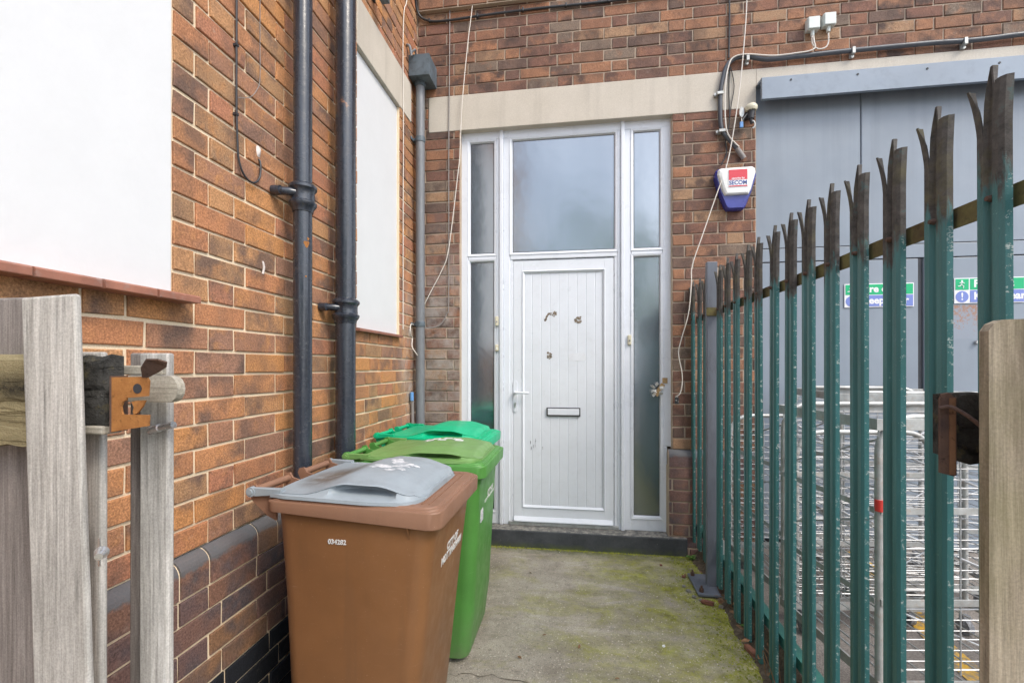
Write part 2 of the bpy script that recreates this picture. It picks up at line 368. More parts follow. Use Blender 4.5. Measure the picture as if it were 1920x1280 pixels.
M['lid_green'] = bin_plastic('sun_faded_green_lid_plastic', (.155,.30,.09), .35)
M['lid_emerald'] = bin_plastic('emerald_lid_plastic', (.0,.42,.20), .3)
def lid_grey():
    m = bin_plastic('grey_lid_plastic', (.29,.335,.37), .35, .45)
    k = NT.__new__(NT); k.m = m; k.t = m.node_tree; k.b = k.t.nodes['Principled BSDF']
    src = k.b.inputs['Base Color'].links[0].from_socket; o = k.coord(); x = k.sep(o)
    d = k.math('ADD', k.math('POWER', k.math('MULTIPLY', k.math('ADD', x[0], .15), 8.0), 2.0), k.math('POWER', k.math('MULTIPLY', k.math('ADD', x[1], .05), 6.0), 2.0))
    mk = k.math('MULTIPLY', k.math('SUBTRACT', 1.0, d, True), k.ramp(k.noise(o, 22, 7, .75), [(.30, 0.0), (.52, 1.0)]))
    k.l(k.mix(mk, src, (.12,.095,.07)), k.b.inputs['Base Color']); return m
M['lid_grey'] = lid_grey()
M['sticker'] = worn_paint('worn_white_print', (.66,.67,.69), (.36,.39,.42))
M['print_white'] = plain('white_print', (.66,.67,.67), .6, var=.15, scale=60)

def palisade_mat():
    k = NT('green_fence_paint_with_black_grime'); o = k.coord(); x = k.sep(o); w_ = k.world()
    oi = k.n('ShaderNodeObjectInfo'); rn = oi.outputs['Random']
    st = k.noise(k.coord((40, 40, 2), vec=w_), 1.0, 5, .6)
    g = k.mix(k.ramp(st, [(.3, 0.0), (.7, 1.0)]), (.028,.115,.115), (.045,.175,.185))
    g = k.mix(k.ramp(k.noise(k.coord((30, 30, 1.3), vec=w_), 1.0, 5, .7), [(.56, 0.0), (.74, .5)]), g, (.075,.085,.05))
    g = k.mix(k.ramp(k.noise(w_, 110, 3, .7), [(.68, 0.0), (.74, .6)]), g, (.25,.42,.38))
    g = k.mix(k.ramp(k.noise(w_, 9, 6, .75), [(.66, 0.0), (.72, .7)]), g, (.10,.06,.04))
    grime = k.mix(k.ramp(k.noise(w_, 34, 6, .75), [(.3, 0.0), (.7, 1.0)]), (.028,.026,.026), (.115,.105,.095))
    grime = k.mix(k.ramp(k.noise(w_, 12, 5, .7), [(.52, 0.0), (.70, .6)]), grime, (.12,.11,.055))
    grime = k.mix(k.ramp(k.noise(w_, 17, 5, .7), [(.62, 0.0), (.68, .6)]), grime, (.04,.10,.10))
    zz = k.math('ADD', x[2], k.math('MULTIPLY', k.math('SUBTRACT', k.noise(k.coord((40, 40, 7), vec=w_), 1.0, 5, .7), .5), .34))
    zz = k.math('ADD', zz, k.math('MULTIPLY', k.math('SUBTRACT', rn, .5), .09))
    top = k.math('MULTIPLY', k.math('SUBTRACT', zz, 1.635), 24.0, True)
    a = k.mix(top, g, grime)
    ed = k.math('MULTIPLY', k.math('MULTIPLY', k.math('SUBTRACT', k.math('ABSOLUTE', x[1]), .0304), 900.0, True), k.math('SUBTRACT', 1.0, top, True))
    a = k.mix(k.math('MULTIPLY', ed, k.ramp(k.noise(k.coord((60, 60, 70), vec=w_), 1.0, 5, .8), [(.57, 0.0), (.62, .9)])), a, (.42,.48,.46))
    k.set(a, k.math('ADD', .36, k.math('MULTIPLY', top, .5)), 0, .5)
    nb = k.bump(k.noise(w_, 240, 4, .7), .5, .0015); k.bump(k.noise(w_, 12, 3, .5), .3, .006, nb); return k.m
M['palisade'] = palisade_mat()
def rail_mat():
    k = NT('algae_stained_rail'); o = k.coord()
    a = k.mix(k.ramp(k.noise(o, 14, 5, .7), [(.35, 0.0), (.65, 1.0)]), (.085,.06,.03), (.155,.14,.05))
    a = k.mix(k.ramp(k.noise(o, 60, 5, .7), [(.55, 0.0), (.7, .6)]), a, (.04,.03,.025))
    k.set(a, .85); k.bump(k.noise(o, 200, 3, .7), .4, .001); return k.m
M['rail_stained'] = rail_mat()
M['rail_green'] = plain('green_rail_paint', (.03,.13,.11), .4, var=.15, scale=12)

def glass_mat():
    k = NT('obscure_glass'); v = k.world()
    a = k.mix(k.ramp(k.noise(k.coord((6, 1, .8), vec=v), 1.0, 4, .55), [(.35, 0.0), (.7, 1.0)]), (.030,.055,.075), (.065,.10,.13))
    k.set(a, .16, 0, .9, .8); k.b.inputs['IOR'].default_value = 2.5; k.b.inputs['Coat Roughness'].default_value = .12
    nb = k.bump(k.noise(v, 130, 2, .5), .10, .0010); k.bump(k.noise(v, 3.5, 3, .5), .25, .012, nb); return k.m
M['glass'] = glass_mat()

# ------------------------------------------------------------------ object helpers
class MB:
    def __init__(s): s.v = []; s.f = []; s.c = []; s.sm = []
    def add(s, vs, fs, rnd=None, smooth=False):
        o = len(s.v); s.v += [tuple(x) for x in vs]
        for f in fs: s.f.append(tuple(i+o for i in f)); s.c.append(rnd or (0,0,0)); s.sm.append(smooth)
    def box(s, a, b, mat=None):
        x0,y0,z0 = a; x1,y1,z1 = b
        vs = [Vector(p) for p in ((x0,y0,z0),(x1,y0,z0),(x1,y1,z0),(x0,y1,z0),(x0,y0,z1),(x1,y0,z1),(x1,y1,z1),(x0,y1,z1))]
        if mat: vs = [mat @ v for v in vs]
        s.add(vs, [(0,3,2,1),(4,5,6,7),(0,1,5,4),(1,2,6,5),(2,3,7,6),(3,0,4,7)])
    def loft(s, rings, cap=True, smooth=True, closed=True):
        n = len(rings[0]); vs = [p for r in rings for p in r]; fs = []
        for i in range(len(rings)-1):
            for j in range(n if closed else n-1):
                a = i*n+j; b = i*n+(j+1) % n; fs.append((a, b, b+n, a+n))
        s.add(vs, fs, smooth=smooth)
        if cap:
            s.add(rings[0], [tuple(reversed(range(n)))]); s.add(rings[-1], [tuple(range(n))])
    def cyl(s, p0, p1, r0, r1=None, n=20, smooth=True):
        r1 = r0 if r1 is None else r1
        p0 = Vector(p0); p1 = Vector(p1); d = (p1-p0).normalized()
        u = d.orthogonal().normalized(); w_ = d.cross(u)
        rr = lambda p, r: [p+(u*math.cos(t)+w_*math.sin(t))*r for t in [2*math.pi*i/n for i in range(n)]]
        s.loft([rr(p0, r0), rr(p1, r1)], smooth=smooth)
    def lathe(s, base, prof, n=32, axis='z'):
        rings = []
        for r, z in prof:
            rings.append([Vector(base)+Vector((r*math.cos(2*math.pi*i/n), r*math.sin(2*math.pi*i/n), z)) for i in range(n)])
        s.loft(rings)
    def tube(s, pts, r, n=8, sub=4):
        P = [Vector(p) for p in pts]
        if sub > 1 and len(P) > 2:      # Catmull-Rom
            Q = []
            for i in range(len(P)-1):
                p0 = P[max(i-1,0)]; p1 = P[i]; p2 = P[i+1]; p3 = P[min(i+2,len(P)-1)]
                for k in range(sub):
                    t = k/sub
                    Q.append(.5*((2*p1)+(p2-p0)*t+(2*p0-5*p1+4*p2-p3)*t*t+(3*p1-p0-3*p2+p3)*t**3))
            Q.append(P[-1]); P = Q
        rings = []; up = None
        for i, p in enumerate(P):
            d = (P[min(i+1,len(P)-1)]-P[max(i-1,0)]).normalized()
            if up is None: up = d.orthogonal().normalized()
            up = (up-d*up.dot(d)).normalized(); w_ = d.cross(up)
            rings.append([p+(up*math.cos(2*math.pi*k/n)+w_*math.sin(2*math.pi*k/n))*r for k in range(n)])
        s.loft(rings)
    def prism(s, poly, f, d0, d1):
        """extrude a 2-D polygon; f(u,v,d) -> 3-D"""
        n = len(poly)
        s.loft([[f(u, v, d0) for u, v in poly], [f(u, v, d1) for u, v in poly]], smooth=False)
    def build(s, name, mat, parent=None, bevel=0, autosmooth=True, origin=None, fix=True):
        me = bpy.data.meshes.new(name)
        vs = s.v if origin is None else [tuple(Vector(v)-Vector(origin)) for v in s.v]
        me.from_pydata(vs, [], s.f)
        if any(c != (0,0,0) for c in s.c):
            at = me.attributes.new('rnd', 'FLOAT_COLOR', 'FACE')
            at.data.foreach_set('color', [x for c in s.c for x in (*c, 1.0)])
        me.polygons.foreach_set('use_smooth', s.sm)
        me.materials.append(M[mat] if isinstance(mat, str) else mat)
        if fix:
            bm = bmesh.new(); bm.from_mesh(me); bmesh.ops.recalc_face_normals(bm, faces=bm.faces); bm.to_mesh(me); bm.free()
        if any(s.sm): me.set_sharp_from_angle(angle=R(38))
        o = bpy.data.objects.new(name, me); col.objects.link(o)
        if origin is not None: o.location = origin
        if parent:
            o.parent = parent
            if parent.name in WORLD_ROOT: o.location = -WORLD_ROOT[parent.name]
        if bevel:
            b = o.modifiers.new('bevel', 'BEVEL'); b.width = bevel; b.segments = 2; b.limit_method = 'ANGLE'; b.angle_limit = R(50)
            b.harden_normals = False
        return o

def tag(o, label=None, cat=None, group=None, kind=None):
    if label: o['label'] = label
    if cat: o['category'] = cat
    if group: o['group'] = group
    if kind: o['kind'] = kind
    return o
WORLD_ROOT = {}          # roots whose parts are modelled in world coordinates
def empty(name, loc, label, cat, rz=0, group=None, local=False):
    o = bpy.data.objects.new(name, None); col.objects.link(o); o.location = loc; o.rotation_euler = (0,0,rz)
    o.empty_display_size = .1
    if not local: WORLD_ROOT[o.name] = Vector(loc)
    return tag(o, label, cat, group)
def text(name, body, size, mat, loc, rot, parent=None, align='LEFT', sx=1.0, bold=0.0, ext=.0004, space=1.0):
    c = bpy.data.curves.new(name, 'FONT'); c.body = body; c.size = size; c.extrude = ext; c.offset = bold
    c.align_x = align; c.align_y = 'CENTER'; c.space_line = .85; c.space_character = space; c.resolution_u = 3
    t = bpy.data.objects.new(name, c); col.objects.link(t)
    bpy.context.view_layer.update()
    me = bpy.data.meshes.new_from_object(t.evaluated_get(bpy.context.evaluated_depsgraph_get()))
    bpy.data.objects.remove(t)
    me.materials.clear(); me.materials.append(M[mat])
    o = bpy.data.objects.new(name, me); col.objects.link(o); o.location = loc; o.rotation_euler = rot; o.scale = (sx, 1, 1)
    if parent: o.parent = parent
    return o

CX, CZ, D = 1.2324, 1.3394, 3.3617          # viewer's x / z and the depth of the rear wall, all in metres
K0, C, S, H = 1.3096, 0.081, 0.2265, 0.114   # bed-joint datum, course height, stretcher, header
def bz(k): return K0+C*k
DR = .055                                   # the door screen is set back in its opening
sc_ = (D+DR)/D
def dx(x): return CX+(x-CX)*sc_
def dz(z): return CZ+(z-CZ)*sc_

# ------------------------------------------------------------------ setting
g = MB(); NX, NY = 60, 70
g.add([(-14,-30,0),(2.12,-30,0),(2.12,3.6,0),(-14,3.6,0)], [(0,1,2,3)])
tag(g.build('ground', 'ground', fix=False), kind='structure')
g = MB(); g.add([(-60,-60,-.02),(60,-60,-.02),(60,60,-.02),(-60,60,-.02)], [(0,1,2,3)])
tag(g.build('terrain', 'tarmac', fix=False), kind='structure')
# service yard beyond the railings, 0.1 m higher
g = MB(); g.box((2.12,-30,-.3), (16,3.6,.10))
tag(g.build('yard', 'tarmac'), kind='structure')
g = MB()
yl = [(3.04,3.30),(2.98,2.90),(2.84,2.30),(2.76,1.70),(2.66,1.0),(2.56,-.5)]
vs = []; 
for x, y in yl: vs += [(x-.05,y,.104),(x+.05,y,.104)]
g.add(vs, [(2*i,2*i+1,2*i+3,2*i+2) for i in range(len(yl)-1)])
tag(g.build('yellow_line', 'yellow_line'), kind='structure')
# strip of soil and litter between concrete and yard
random.seed(3)
g = MB(); n = 60; rows = []
for i in range(n+1):
    y = 3.34-3.6*i/n; wv = .05+.03*math.sin(i*.9)+random.uniform(-.015,.02)
    rows.append([(2.13,y,.112+random.uniform(-.01,.012)), (2.10,y,.085+random.uniform(-.02,.02)), (2.07,y,.035+random.uniform(-.012,.015)), (2.05,y,.014+random.uniform(-.006,.008)), (2.035-wv*.45,y,-.004)])
g.add([p for r in rows for p in r], [(i*5+j, i*5+j+1, (i+1)*5+j+1, (i+1)*5+j) for i in range(n) for j in range(4)], smooth=True)
tag(g.build('soil_strip', 'soil'), kind='structure')
# the crack across the slab, an open joint with a broken lip
g = MB(); random.seed(21); P = []
x = .45
while x < 1.55:
    P.append((x, 1.895+.02*math.sin(x*9)+random.uniform(-.012,.012))); x += random.uniform(.02,.05)
vs = []
for i, (x, y) in enumerate(P):
    t = random.uniform(.0004,.0022)*math.sin(math.pi*i/(len(P)-1))+.0003; vs += [(x, y-t, .003), (x, y+t, .003)]
g.add(vs, [(2*i,2*i+1,2*i+3,2*i+2) for i in range(len(P)-1)])
tag(g.build('ground_crack', 'soil'), kind='structure')

# ------------------------------------------------------------------ brick walls
def cut(a, b, holes):
    segs = [(a, b)]
    for h0, h1 in holes:
        out = []
        for s0, s1 in segs:
            if h1 <= s0 or h0 >= s1: out.append((s0, s1)); continue
            if h0 > s0: out.append((s0, h0))
            if h1 < s1: out.append((h1, s1))
        segs = out
    return [(x, y) for x, y in segs if y-x > .008]
def brick_faces(mb, u0, u1, z0, z1, f, rnd, d=.007, j=.0048):
    jt = lambda a=.0021: random.uniform(-a, a)
    o = [(u0+j+jt(), z0+j+jt()), (u1-j+jt(), z0+j+jt()), (u1-j+jt(), z1-j+jt()), (u0+j+jt(), z1-j+jt())]
    e = .003; dd = d+random.uniform(-.0022,.0022)
    i = [(o[0][0]+e, o[0][1]+e), (o[1][0]-e, o[1][1]+e), (o[2][0]-e, o[2][1]-e), (o[3][0]+e, o[3][1]-e)]
    vs = [f(u, z, -.002) for u, z in o]+[f(u, z, dd*.75) for u, z in [(a+(b-a)*.15, c+(dd_-c)*.15) for (a, c), (b, dd_) in zip(o, i)]]+[f(u, z, dd) for u, z in i]
    fs = [(8,9,10,11)]
    for k in range(4):
        k2 = (k+1) % 4; fs += [(k, k2, 4+k2, 4+k), (4+k, 4+k2, 8+k2, 8+k)]
    mb.add(vs, fs, rnd=rnd)
def bond(mb, ua, ub, ka, kb, f, holes, phase, every=None, seed=0, zf=bz, d=.007):
    """Flemish garden wall bond: three stretchers and a header, headers centred over the middle stretcher"""
    random.seed(seed); per = 3*S+H
    for k in range(ka, kb):
        z0, z1 = zf(k), zf(k+1); zc = (z0+z1)/2
        hs = [(h[0], h[1]) for h in holes if h[2] < zc < h[3]]
        u = phase + (0 if k % 2 == 0 else per/2)
        u -= math.ceil((u-ua)/per)*per
        idx = 0
        while u < ub:
            L = H if idx % 4 == 0 else S
            a, b = max(u, ua), min(u+L, ub)
            if b > a:
                for s0, s1 in cut(a, b, hs):
                    brick_faces(mb, s0, s1, z0, z1, f, (random.random(), random.random(), random.random()), d=d)
            u += L; idx += 1
def slab(mb, ua, ub, za, zb, holes, f, depth):
    """the mortar body with its openings left out"""
    us = sorted({ua, ub, *[h[0] for h in holes], *[h[1] for h in holes]}); zs = sorted({za, zb, *[h[2] for h in holes], *[h[3] for h in holes]})
    us = [u for u in us if ua <= u <= ub]; zs = [z for z in zs if za <= z <= zb]
    inside = lambda i, j: 0 <= i < len(us)-1 and 0 <= j < len(zs)-1 and not any(h[0] < (us[i]+us[i+1])/2 < h[1] and h[2] < (zs[j]+zs[j+1])/2 < h[3] for h in holes)
    for i in range(len(us)-1):
        for j in range(len(zs)-1):
            if not inside(i, j): continue
            a, b, c, d = us[i], us[i+1], zs[j], zs[j+1]
            mb.add([f(a,c,0), f(b,c,0), f(b,d,0), f(a,d,0)], [(0,1,2,3)])
            mb.add([f(a,c,-depth), f(b,c,-depth), f(b,d,-depth), f(a,d,-depth)], [(3,2,1,0)])
            if not inside(i-1, j): mb.add([f(a,c,0), f(a,d,0), f(a,d,-depth), f(a,c,-depth)], [(0,1,2,3)])
            if not inside(i+1, j): mb.add([f(b,c,0), f(b,c,-depth), f(b,d,-depth), f(b,d,0)], [(0,1,2,3)])
            if not inside(i, j-1): mb.add([f(a,c,0), f(a,c,-depth), f(b,c,-depth), f(b,c,0)], [(0,1,2,3)])
            if not inside(i, j+1): mb.add([f(a,d,0), f(b,d,0), f(b,d,-depth), f(a,d,-depth)], [(0,1,2,3)])
ZP = bz(-7)            # top of plinth
ZTOP = bz(52)
SF, SB = -.007, 0.0    # wall faces: mortar sits 7 mm behind the brick face

# side wall, x = 0, faces +x
side = empty('brick_wall', (0, 1.5, 0), 'side wall of orange brown brick with two white blanked windows and two black pipes', 'wall')
def fl(u, z, d): return (d-.007, u, z)
W1 = (-1.6, 1.2195, 1.553, 9.9); W2 = (2.395, 3.012, 1.553, 3.158); LT = (2.385, 3.222, 3.158, 3.443)
WP1 = (-1.6, 1.2195, 1.553, 4.4)
YA = -3.0
m = MB(); bond(m, YA, D, -7, 52, fl, [WP1, W2, LT], 2.55, seed=11); m.build('bricks', 'brick_warm', side)
m = MB(); slab(m, YA, D+.3, ZP, ZTOP, [WP1, W2, LT], lambda u, z, d: (d-.007, u, z), .25); m.build('mortar', 'mortar_warm', side)
# plinth, 35 mm proud, with its bull-nosed header course
PL = .034; BN = .122
def fp(u, z, d): return (d-.007+PL, u, z)
zpl = ZP-BN
def zlow(k): return zpl+C*k          # k negative going down
m = MB(); bond(m, YA, D, -4, 0, fp, [], 2.40, seed=5, zf=zlow); m.build('plinth_bricks', 'brick_plinth', side)
m = MB(); bond(m, YA, D, -8, -4, fp, [], 2.47, seed=6, zf=zlow); m.build('base_bricks', 'brick_black', side)
m = MB(); m.box((-.26, YA, -.05), (PL-.007, D, zpl)); m.build('plinth_mortar', 'mortar_warm', side)
def bullnose(name, run, depthdir, a, b, parent, seed, mat='bullnose'):
    random.seed(seed); mb = MB(); mo = MB(); u = a
    rr = .048
    prof = [(PL, zpl+.004)]
    for i in range(7):
        t = math.pi/2*i/6; prof.append((PL-rr+rr*math.cos(t), ZP-rr+rr*math.sin(t)))
    prof += [(-.02, ZP)]
    # face extents
    while u < b:
        L = random.choice([H, H, H, S]); e = min(u+L, b)
        rings = [[run(u_, d_, z_) for d_, z_ in prof+[(-.02, zpl+.004)]] for u_ in (u+.0045, e-.0045)]
        o = len(mb.v); mb.loft(rings, cap=True, smooth=False)
        rc = (random.random(), random.random(), random.random())
        for q in range(len(mb.c)): 
            if q >= len(mb.c)-(len(prof)+1)-2: mb.c[q] = rc
        u = e
    inner = [(d_-.005 if d_ > 0 else d_, z_-.004) for d_, z_ in prof]+[(-.02, zpl-.0)]
    mo.loft([[run(u_, d_, z_) for d_, z_ in inner] for u_ in (a, b)], smooth=False)
    mb.build(name, mat, parent); return mo
mo = bullnose('bullnose_bricks', lambda u, d, z: (d, u, z), 1, YA, D, side, 4); mo.build('bullnose_mortar', 'mortar_warm', side)
# blanked windows, sills, lintel
m = MB(); m.box((-.06, WP1[0], WP1[2]), (-.002, WP1[1]-.001, WP1[3])); m.build('blanking_panel', 'white_paint', side, bevel=.004)
m = MB(); m.box((-.09, W2[0], W2[2]), (-.022, W2[1], W2[3]-.004)); m.build('blanking_panel', 'white_boarding', side, bevel=.003)
ys = [1.256-.1455*i for i in range(20)][::-1]
for i in range(len(ys)-1):
    m = MB(); zt = bz(3)+.004; o = random.uniform(-.003,.003)
    m.prism([(-.05, zt+.012), (.060+o, zt+.001), (.065+o, zt-.004), (.065+o, zt-.022), (-.05, zt-.022)], lambda u, v, d: (u, d, v), ys[i]+.003, ys[i+1]-.003)
    m.build('window_sill_tile', 'tile', side, bevel=.002)
m = MB(); m.prism([(-.05, zt+.006), (.034, zt-.004), (.034, zt-.020), (-.05, zt-.020)], lambda u, v, d: (u, d, v), 2.36, 2.99)
m.build('window_sill', 'tile_dull', side, bevel=.002)
m = MB(); m.box((-.2, LT[0], LT[2]), (.004, LT[1], LT[3])); m.build('window_lintel', 'lintel', side, bevel=.004)
for z_, y_ in ((1.733,1.619),):
    m = MB(); m.tube([(0,y_,z_+.02),(.004,y_+.003,z_),(.003,y_-.002,z_-.03)], .0045, 6); m.build('filler_blob', 'filler', side)

# rear wall, y = D, faces -y
rear = empty('brick_wall', (2, D, 0), 'rear wall of dark multi-coloured brick holding the white door under a long concrete lintel', 'wall')
def fb(u, z, d): return (u, D+.007-d, z)
XE = 8.0
OD = (.3395, 1.906, -1, 3.146); LB = (.09, XE, 3.146, 3.418); SH = (2.472, XE, -1, 3.30)
holes = [OD, LB, SH]
m = MB(); bond(m, 0.0, XE, -7, 52, fb, holes, 1.085, seed=23); m.build('bricks', 'brick_cool', rear)
m = MB(); slab(m, -.25, XE, ZP, ZTOP, [(OD[0]-.0,OD[1],0,OD[3]), (.09,XE,3.146,3.418), (2.472,XE,0,3.20)], lambda u, z, d: (u, D+.007-d, z), .25); m.build('mortar', 'mortar_cool', rear)
m = MB(); m.box((LB[0]+.002, D-.004, LB[2]), (2.470, D+.2, LB[3])); m.box((2.470, D-.004, 3.30), (XE, D+.2, LB[3])); m.build('concrete_lintel', 'lintel', rear, bevel=.004)
def fpb(u, z, d): return (u, D+.007-PL-d, z)
for nm, a, b in (('l', 0.0, .34-.0), ('r', 1.874, 2.472)):
    m = MB(); bond(m, a, b, -8, 0, fpb, [], 1.9, seed=31, zf=zlow); m.build('plinth_bricks', 'brick_plinth', rear)
    m = MB(); m.box((a, D+.007-PL, -.05), (b, D+.2, zpl)); m.build('plinth_mortar', 'mortar_cool', rear)
    mo = bullnose('bullnose_bricks', lambda u, d, z: (u, D-d, z), 1, a, b, rear, 9); mo.build('bullnose_mortar', 'mortar_cool', rear)
# projecting brick band high on the wall
zb = 4.075
m = MB(); bond(m, .02, 1.02, 0, 14, lambda u, z, d: (u, D-.033-d, z), [], .22, seed=41, zf=lambda k: zb+C*k); m.build('band_bricks', 'brick_cool', rear)
m = MB(); m.box((.02, D-.033, zb-.004), (1.02, D+.01, ZTOP)); m.build('band_mortar', 'mortar_cool', rear)
m = MB()
m.box((-9,D+.30,0),(12,D+.4,ZTOP)); m.build('inner_leaf', 'mortar_cool', rear)

# door step
m = MB(); m.box((-.0, D-.052, -.03), (2.0, D+.22, .128))
tag(m.build('door_step', 'step', bevel=.012), kind='structure')

# ------------------------------------------------------------------ white entrance door with side lights and fan light
YD = D+DR
ent = empty('entrance_door', (1.12, YD, .13), 'white panelled front door between frosted side panes under a large frosted pane', 'door')
fr = MB()
X0, X1 = dx(.3395)-.002, dx(1.906)+.002; Zb, Zt = .128, dz(3.139)+.01
XP = dx(1.874)                              # the frame is notched round the plinth at the right
# outer frame and two mullions, each bar a chamfered box
def bar(mb, x0, x1, z0, z1, y0=YD, y1=YD+.07): mb.box((x0, y0, z0), (x1, y1, z1))
fw = .062
g1, g1r = dx(.4225), dx(.6009); ml, ml2 = dx(.6502), dx(.6788); t0, t1 = dx(.7478), dx(1.500); mr, mr2 = dx(1.5456), dx(1.5722); g2, g2r = dx(1.6401), dx(1.8194)
bar(fr, X0, g1-.022, Zb, Zt); bar(fr, g2r+.022, XP-.004, Zb, ZP+.01); bar(fr, g2r+.022, X1, ZP+.01, Zt)
zt1 = dz(3.0404)
bar(fr, X0, X1, zt1+.02, Zt, YD-.0015, YD+.07)
bar(fr, g1r+.022, ml, Zb, Zt-.004, YD+.002); bar(fr, ml2, t0-.022, Zb, Zt-.004, YD+.002)
bar(fr, t1+.022, mr, Zb, Zt-.004, YD+.002); bar(fr, mr2, g2-.022, Zb, Zt-.004, YD+.002)
bar(fr, ml, ml2, Zb, Zt-.02, YD-.016, YD+.06); bar(fr, mr, mr2, Zb, Zt-.02, YD-.016, YD+.06)
# transoms
zs0, zs1 = dz(2.132), dz(2.200)
bar(fr, g1-.02, g1r+.02, zs0+.018, zs1-.018, YD+.003); bar(fr, g2-.02, g2r+.02, zs0+.018, zs1-.018, YD+.003)
bar(fr, t0-.02, t1+.02, zs0+.01, zs1-.018, YD+.003)
zg = dz(.256)
bar(fr, X0+.003, ml, Zb, zg-.02, YD+.004); bar(fr, mr2, XP-.006, Zb, zg-.02, YD+.004)
bar(fr, t0-.03, t0+.001, Zb, zs0+.03, YD+.008); bar(fr, t1-.001, t1+.03, Zb, zs0+.03, YD+.008)
fr.build('door_frame', 'upvc', ent, bevel=.005)
# threshold
m = MB(); m.box((t0-.03, YD-.012, Zb+.001), (t1+.03, YD+.06, Zb+.028)); m.build('threshold', 'galv_dull', ent, bevel=.004)
def pane(x0, x1, z0, z1):
    gb = MB()   # glazing bead: bevelled rectangle ring
    a = .022; y0, y1, y2 = YD+.004, YD+.006, YD+.022
    out = [(x0-a, z0-a), (x1+a, z0-a), (x1+a, z1+a), (x0-a, z1+a)]; mid = [(x0-.008, z0-.008), (x1+.008, z0-.008), (x1+.008, z1+.008), (x0-.008, z1+.008)]
    inn = [(x0, z0), (x1, z0), (x1, z1), (x0, z1)]
    vs = [(u, YD+.03, z) for u, z in out]+[(u, y0-.007, z) for u, z in out]+[(u, y1-.005, z) for u, z in mid]+[(u, y2, z) for u, z in inn]+[(u, YD+.03, z) for u, z in inn]
    fs = []
    for r_ in range(4):
        for q in range(4): q2 = (q+1) % 4; fs.append((r_*4+q, r_*4+q2, r_*4+4+q2, r_*4+4+q))
    gb.add(vs, fs); gb.build('glazing_bead', 'upvc', ent)
    m = MB(); m.box((x0-.004, YD+.020, z0-.004), (x1+.004, YD+.03, z1+.004)); p = m.build('pane', 'glass', ent)
    ga = MB()
    for b in (((x0,YD+.0185,z0),(x1,YD+.0205,z0+.003)), ((x0,YD+.0185,z1-.003),(x1,YD+.0205,z1)), ((x0,YD+.0185,z0+.003),(x0+.003,YD+.0205,z1-.003)), ((x1-.003,YD+.0185,z0+.003),(x1,YD+.0205,z1-.003))): ga.box(*b)
    ga.build('gasket', 'gasket', p)
pane(g1, g1r, zs1, zt1); pane(g1, g1r, zg, zs0); pane(t0, t1, zs1, zt1); pane(g2, g2r, zs1, zt1); pane(g2, g2r, zg, zs0)
# door leaf
LX0, LX1 = dx(.7475)+.003, dx(1.499)-.003; LZ0, LZ1 = dz(.1976)-.03, dz(2.1357)
PX0, PX1, PZ0, PZ1 = dx(.826), dx(1.428), dz(.283), dz(2.050)
m = MB()
for b in (((LX0,YD+.012,LZ0),(PX0,YD+.05,LZ1)), ((PX1,YD+.012,LZ0),(LX1,YD+.05,LZ1)), ((PX0-.001,YD+.0125,LZ0),(PX1+.001,YD+.05,PZ0)), ((PX0-.001,YD+.0125,PZ1),(PX1+.001,YD+.05,LZ1))): m.box(*b)
leaf = m.build('door_leaf', 'door_white', ent, bevel=.003)
m = MB()   # moulded bead round the panel
def ring(mb, x0, x1, z0, z1, a, yf, yb):
    out = [(x0, z0), (x1, z0), (x1, z1), (x0, z1)]; inn = [(x0+a, z0+a), (x1-a, z0+a), (x1-a, z1-a), (x0+a, z1-a)]; mm = [(x0+a*.4, z0+a*.4), (x1-a*.4, z0+a*.4), (x1-a*.4, z1-a*.4), (x0+a*.4, z1-a*.4)]
    vs = [(u, yb, z) for u, z in out]+[(u, yf, z) for u, z in mm]+[(u, yb, z) for u, z in inn]
    mb.add(vs, [(r_*4+q, r_*4+(q+1) % 4, r_*4+4+(q+1) % 4, r_*4+4+q) for r_ in range(2) for q in range(4)])
ring(m, PX0-.012, PX1+.012, PZ0-.012, PZ1+.012, .026, YD+.004, YD+.018)
m.build('panel_bead', 'door_white', leaf)
m = MB(); nb_ = 9; wv = (PX1-PX0)/nb_      # nine tongue-and-groove boards
for i in range(nb_):
    a = PX0+i*wv; gq = .004
    m.add([(a, YD+.024, PZ0), (a+gq, YD+.021, PZ0), (a+wv-gq, YD+.021, PZ0), (a+wv, YD+.024, PZ0), (a, YD+.024, PZ1), (a+gq, YD+.021, PZ1), (a+wv-gq, YD+.021, PZ1), (a+wv, YD+.024, PZ1)],
          [(0,1,5,4), (1,2,6,5), (2,3,7,6)])
m.build('boarded_panel', 'door_white', leaf)
m = MB(); m.prism([(YD-.022, LZ0+.012), (YD-.020, LZ0+.02), (YD+.012, LZ0+.045), (YD+.012, LZ0+.005)], lambda u, v, d: (d, u, v), LX0+.01, LX1-.01); m.build('weather_bar', 'door_white', leaf, bevel=.003)
m = MB(); m.box((LX0-.004, YD+.014, Zb+.027), (LX1+.004, YD+.05, LZ0)); m.build('painted_gap_shadow', 'gasket', leaf)  # black strip standing in for the shadow in the gap under the leaf
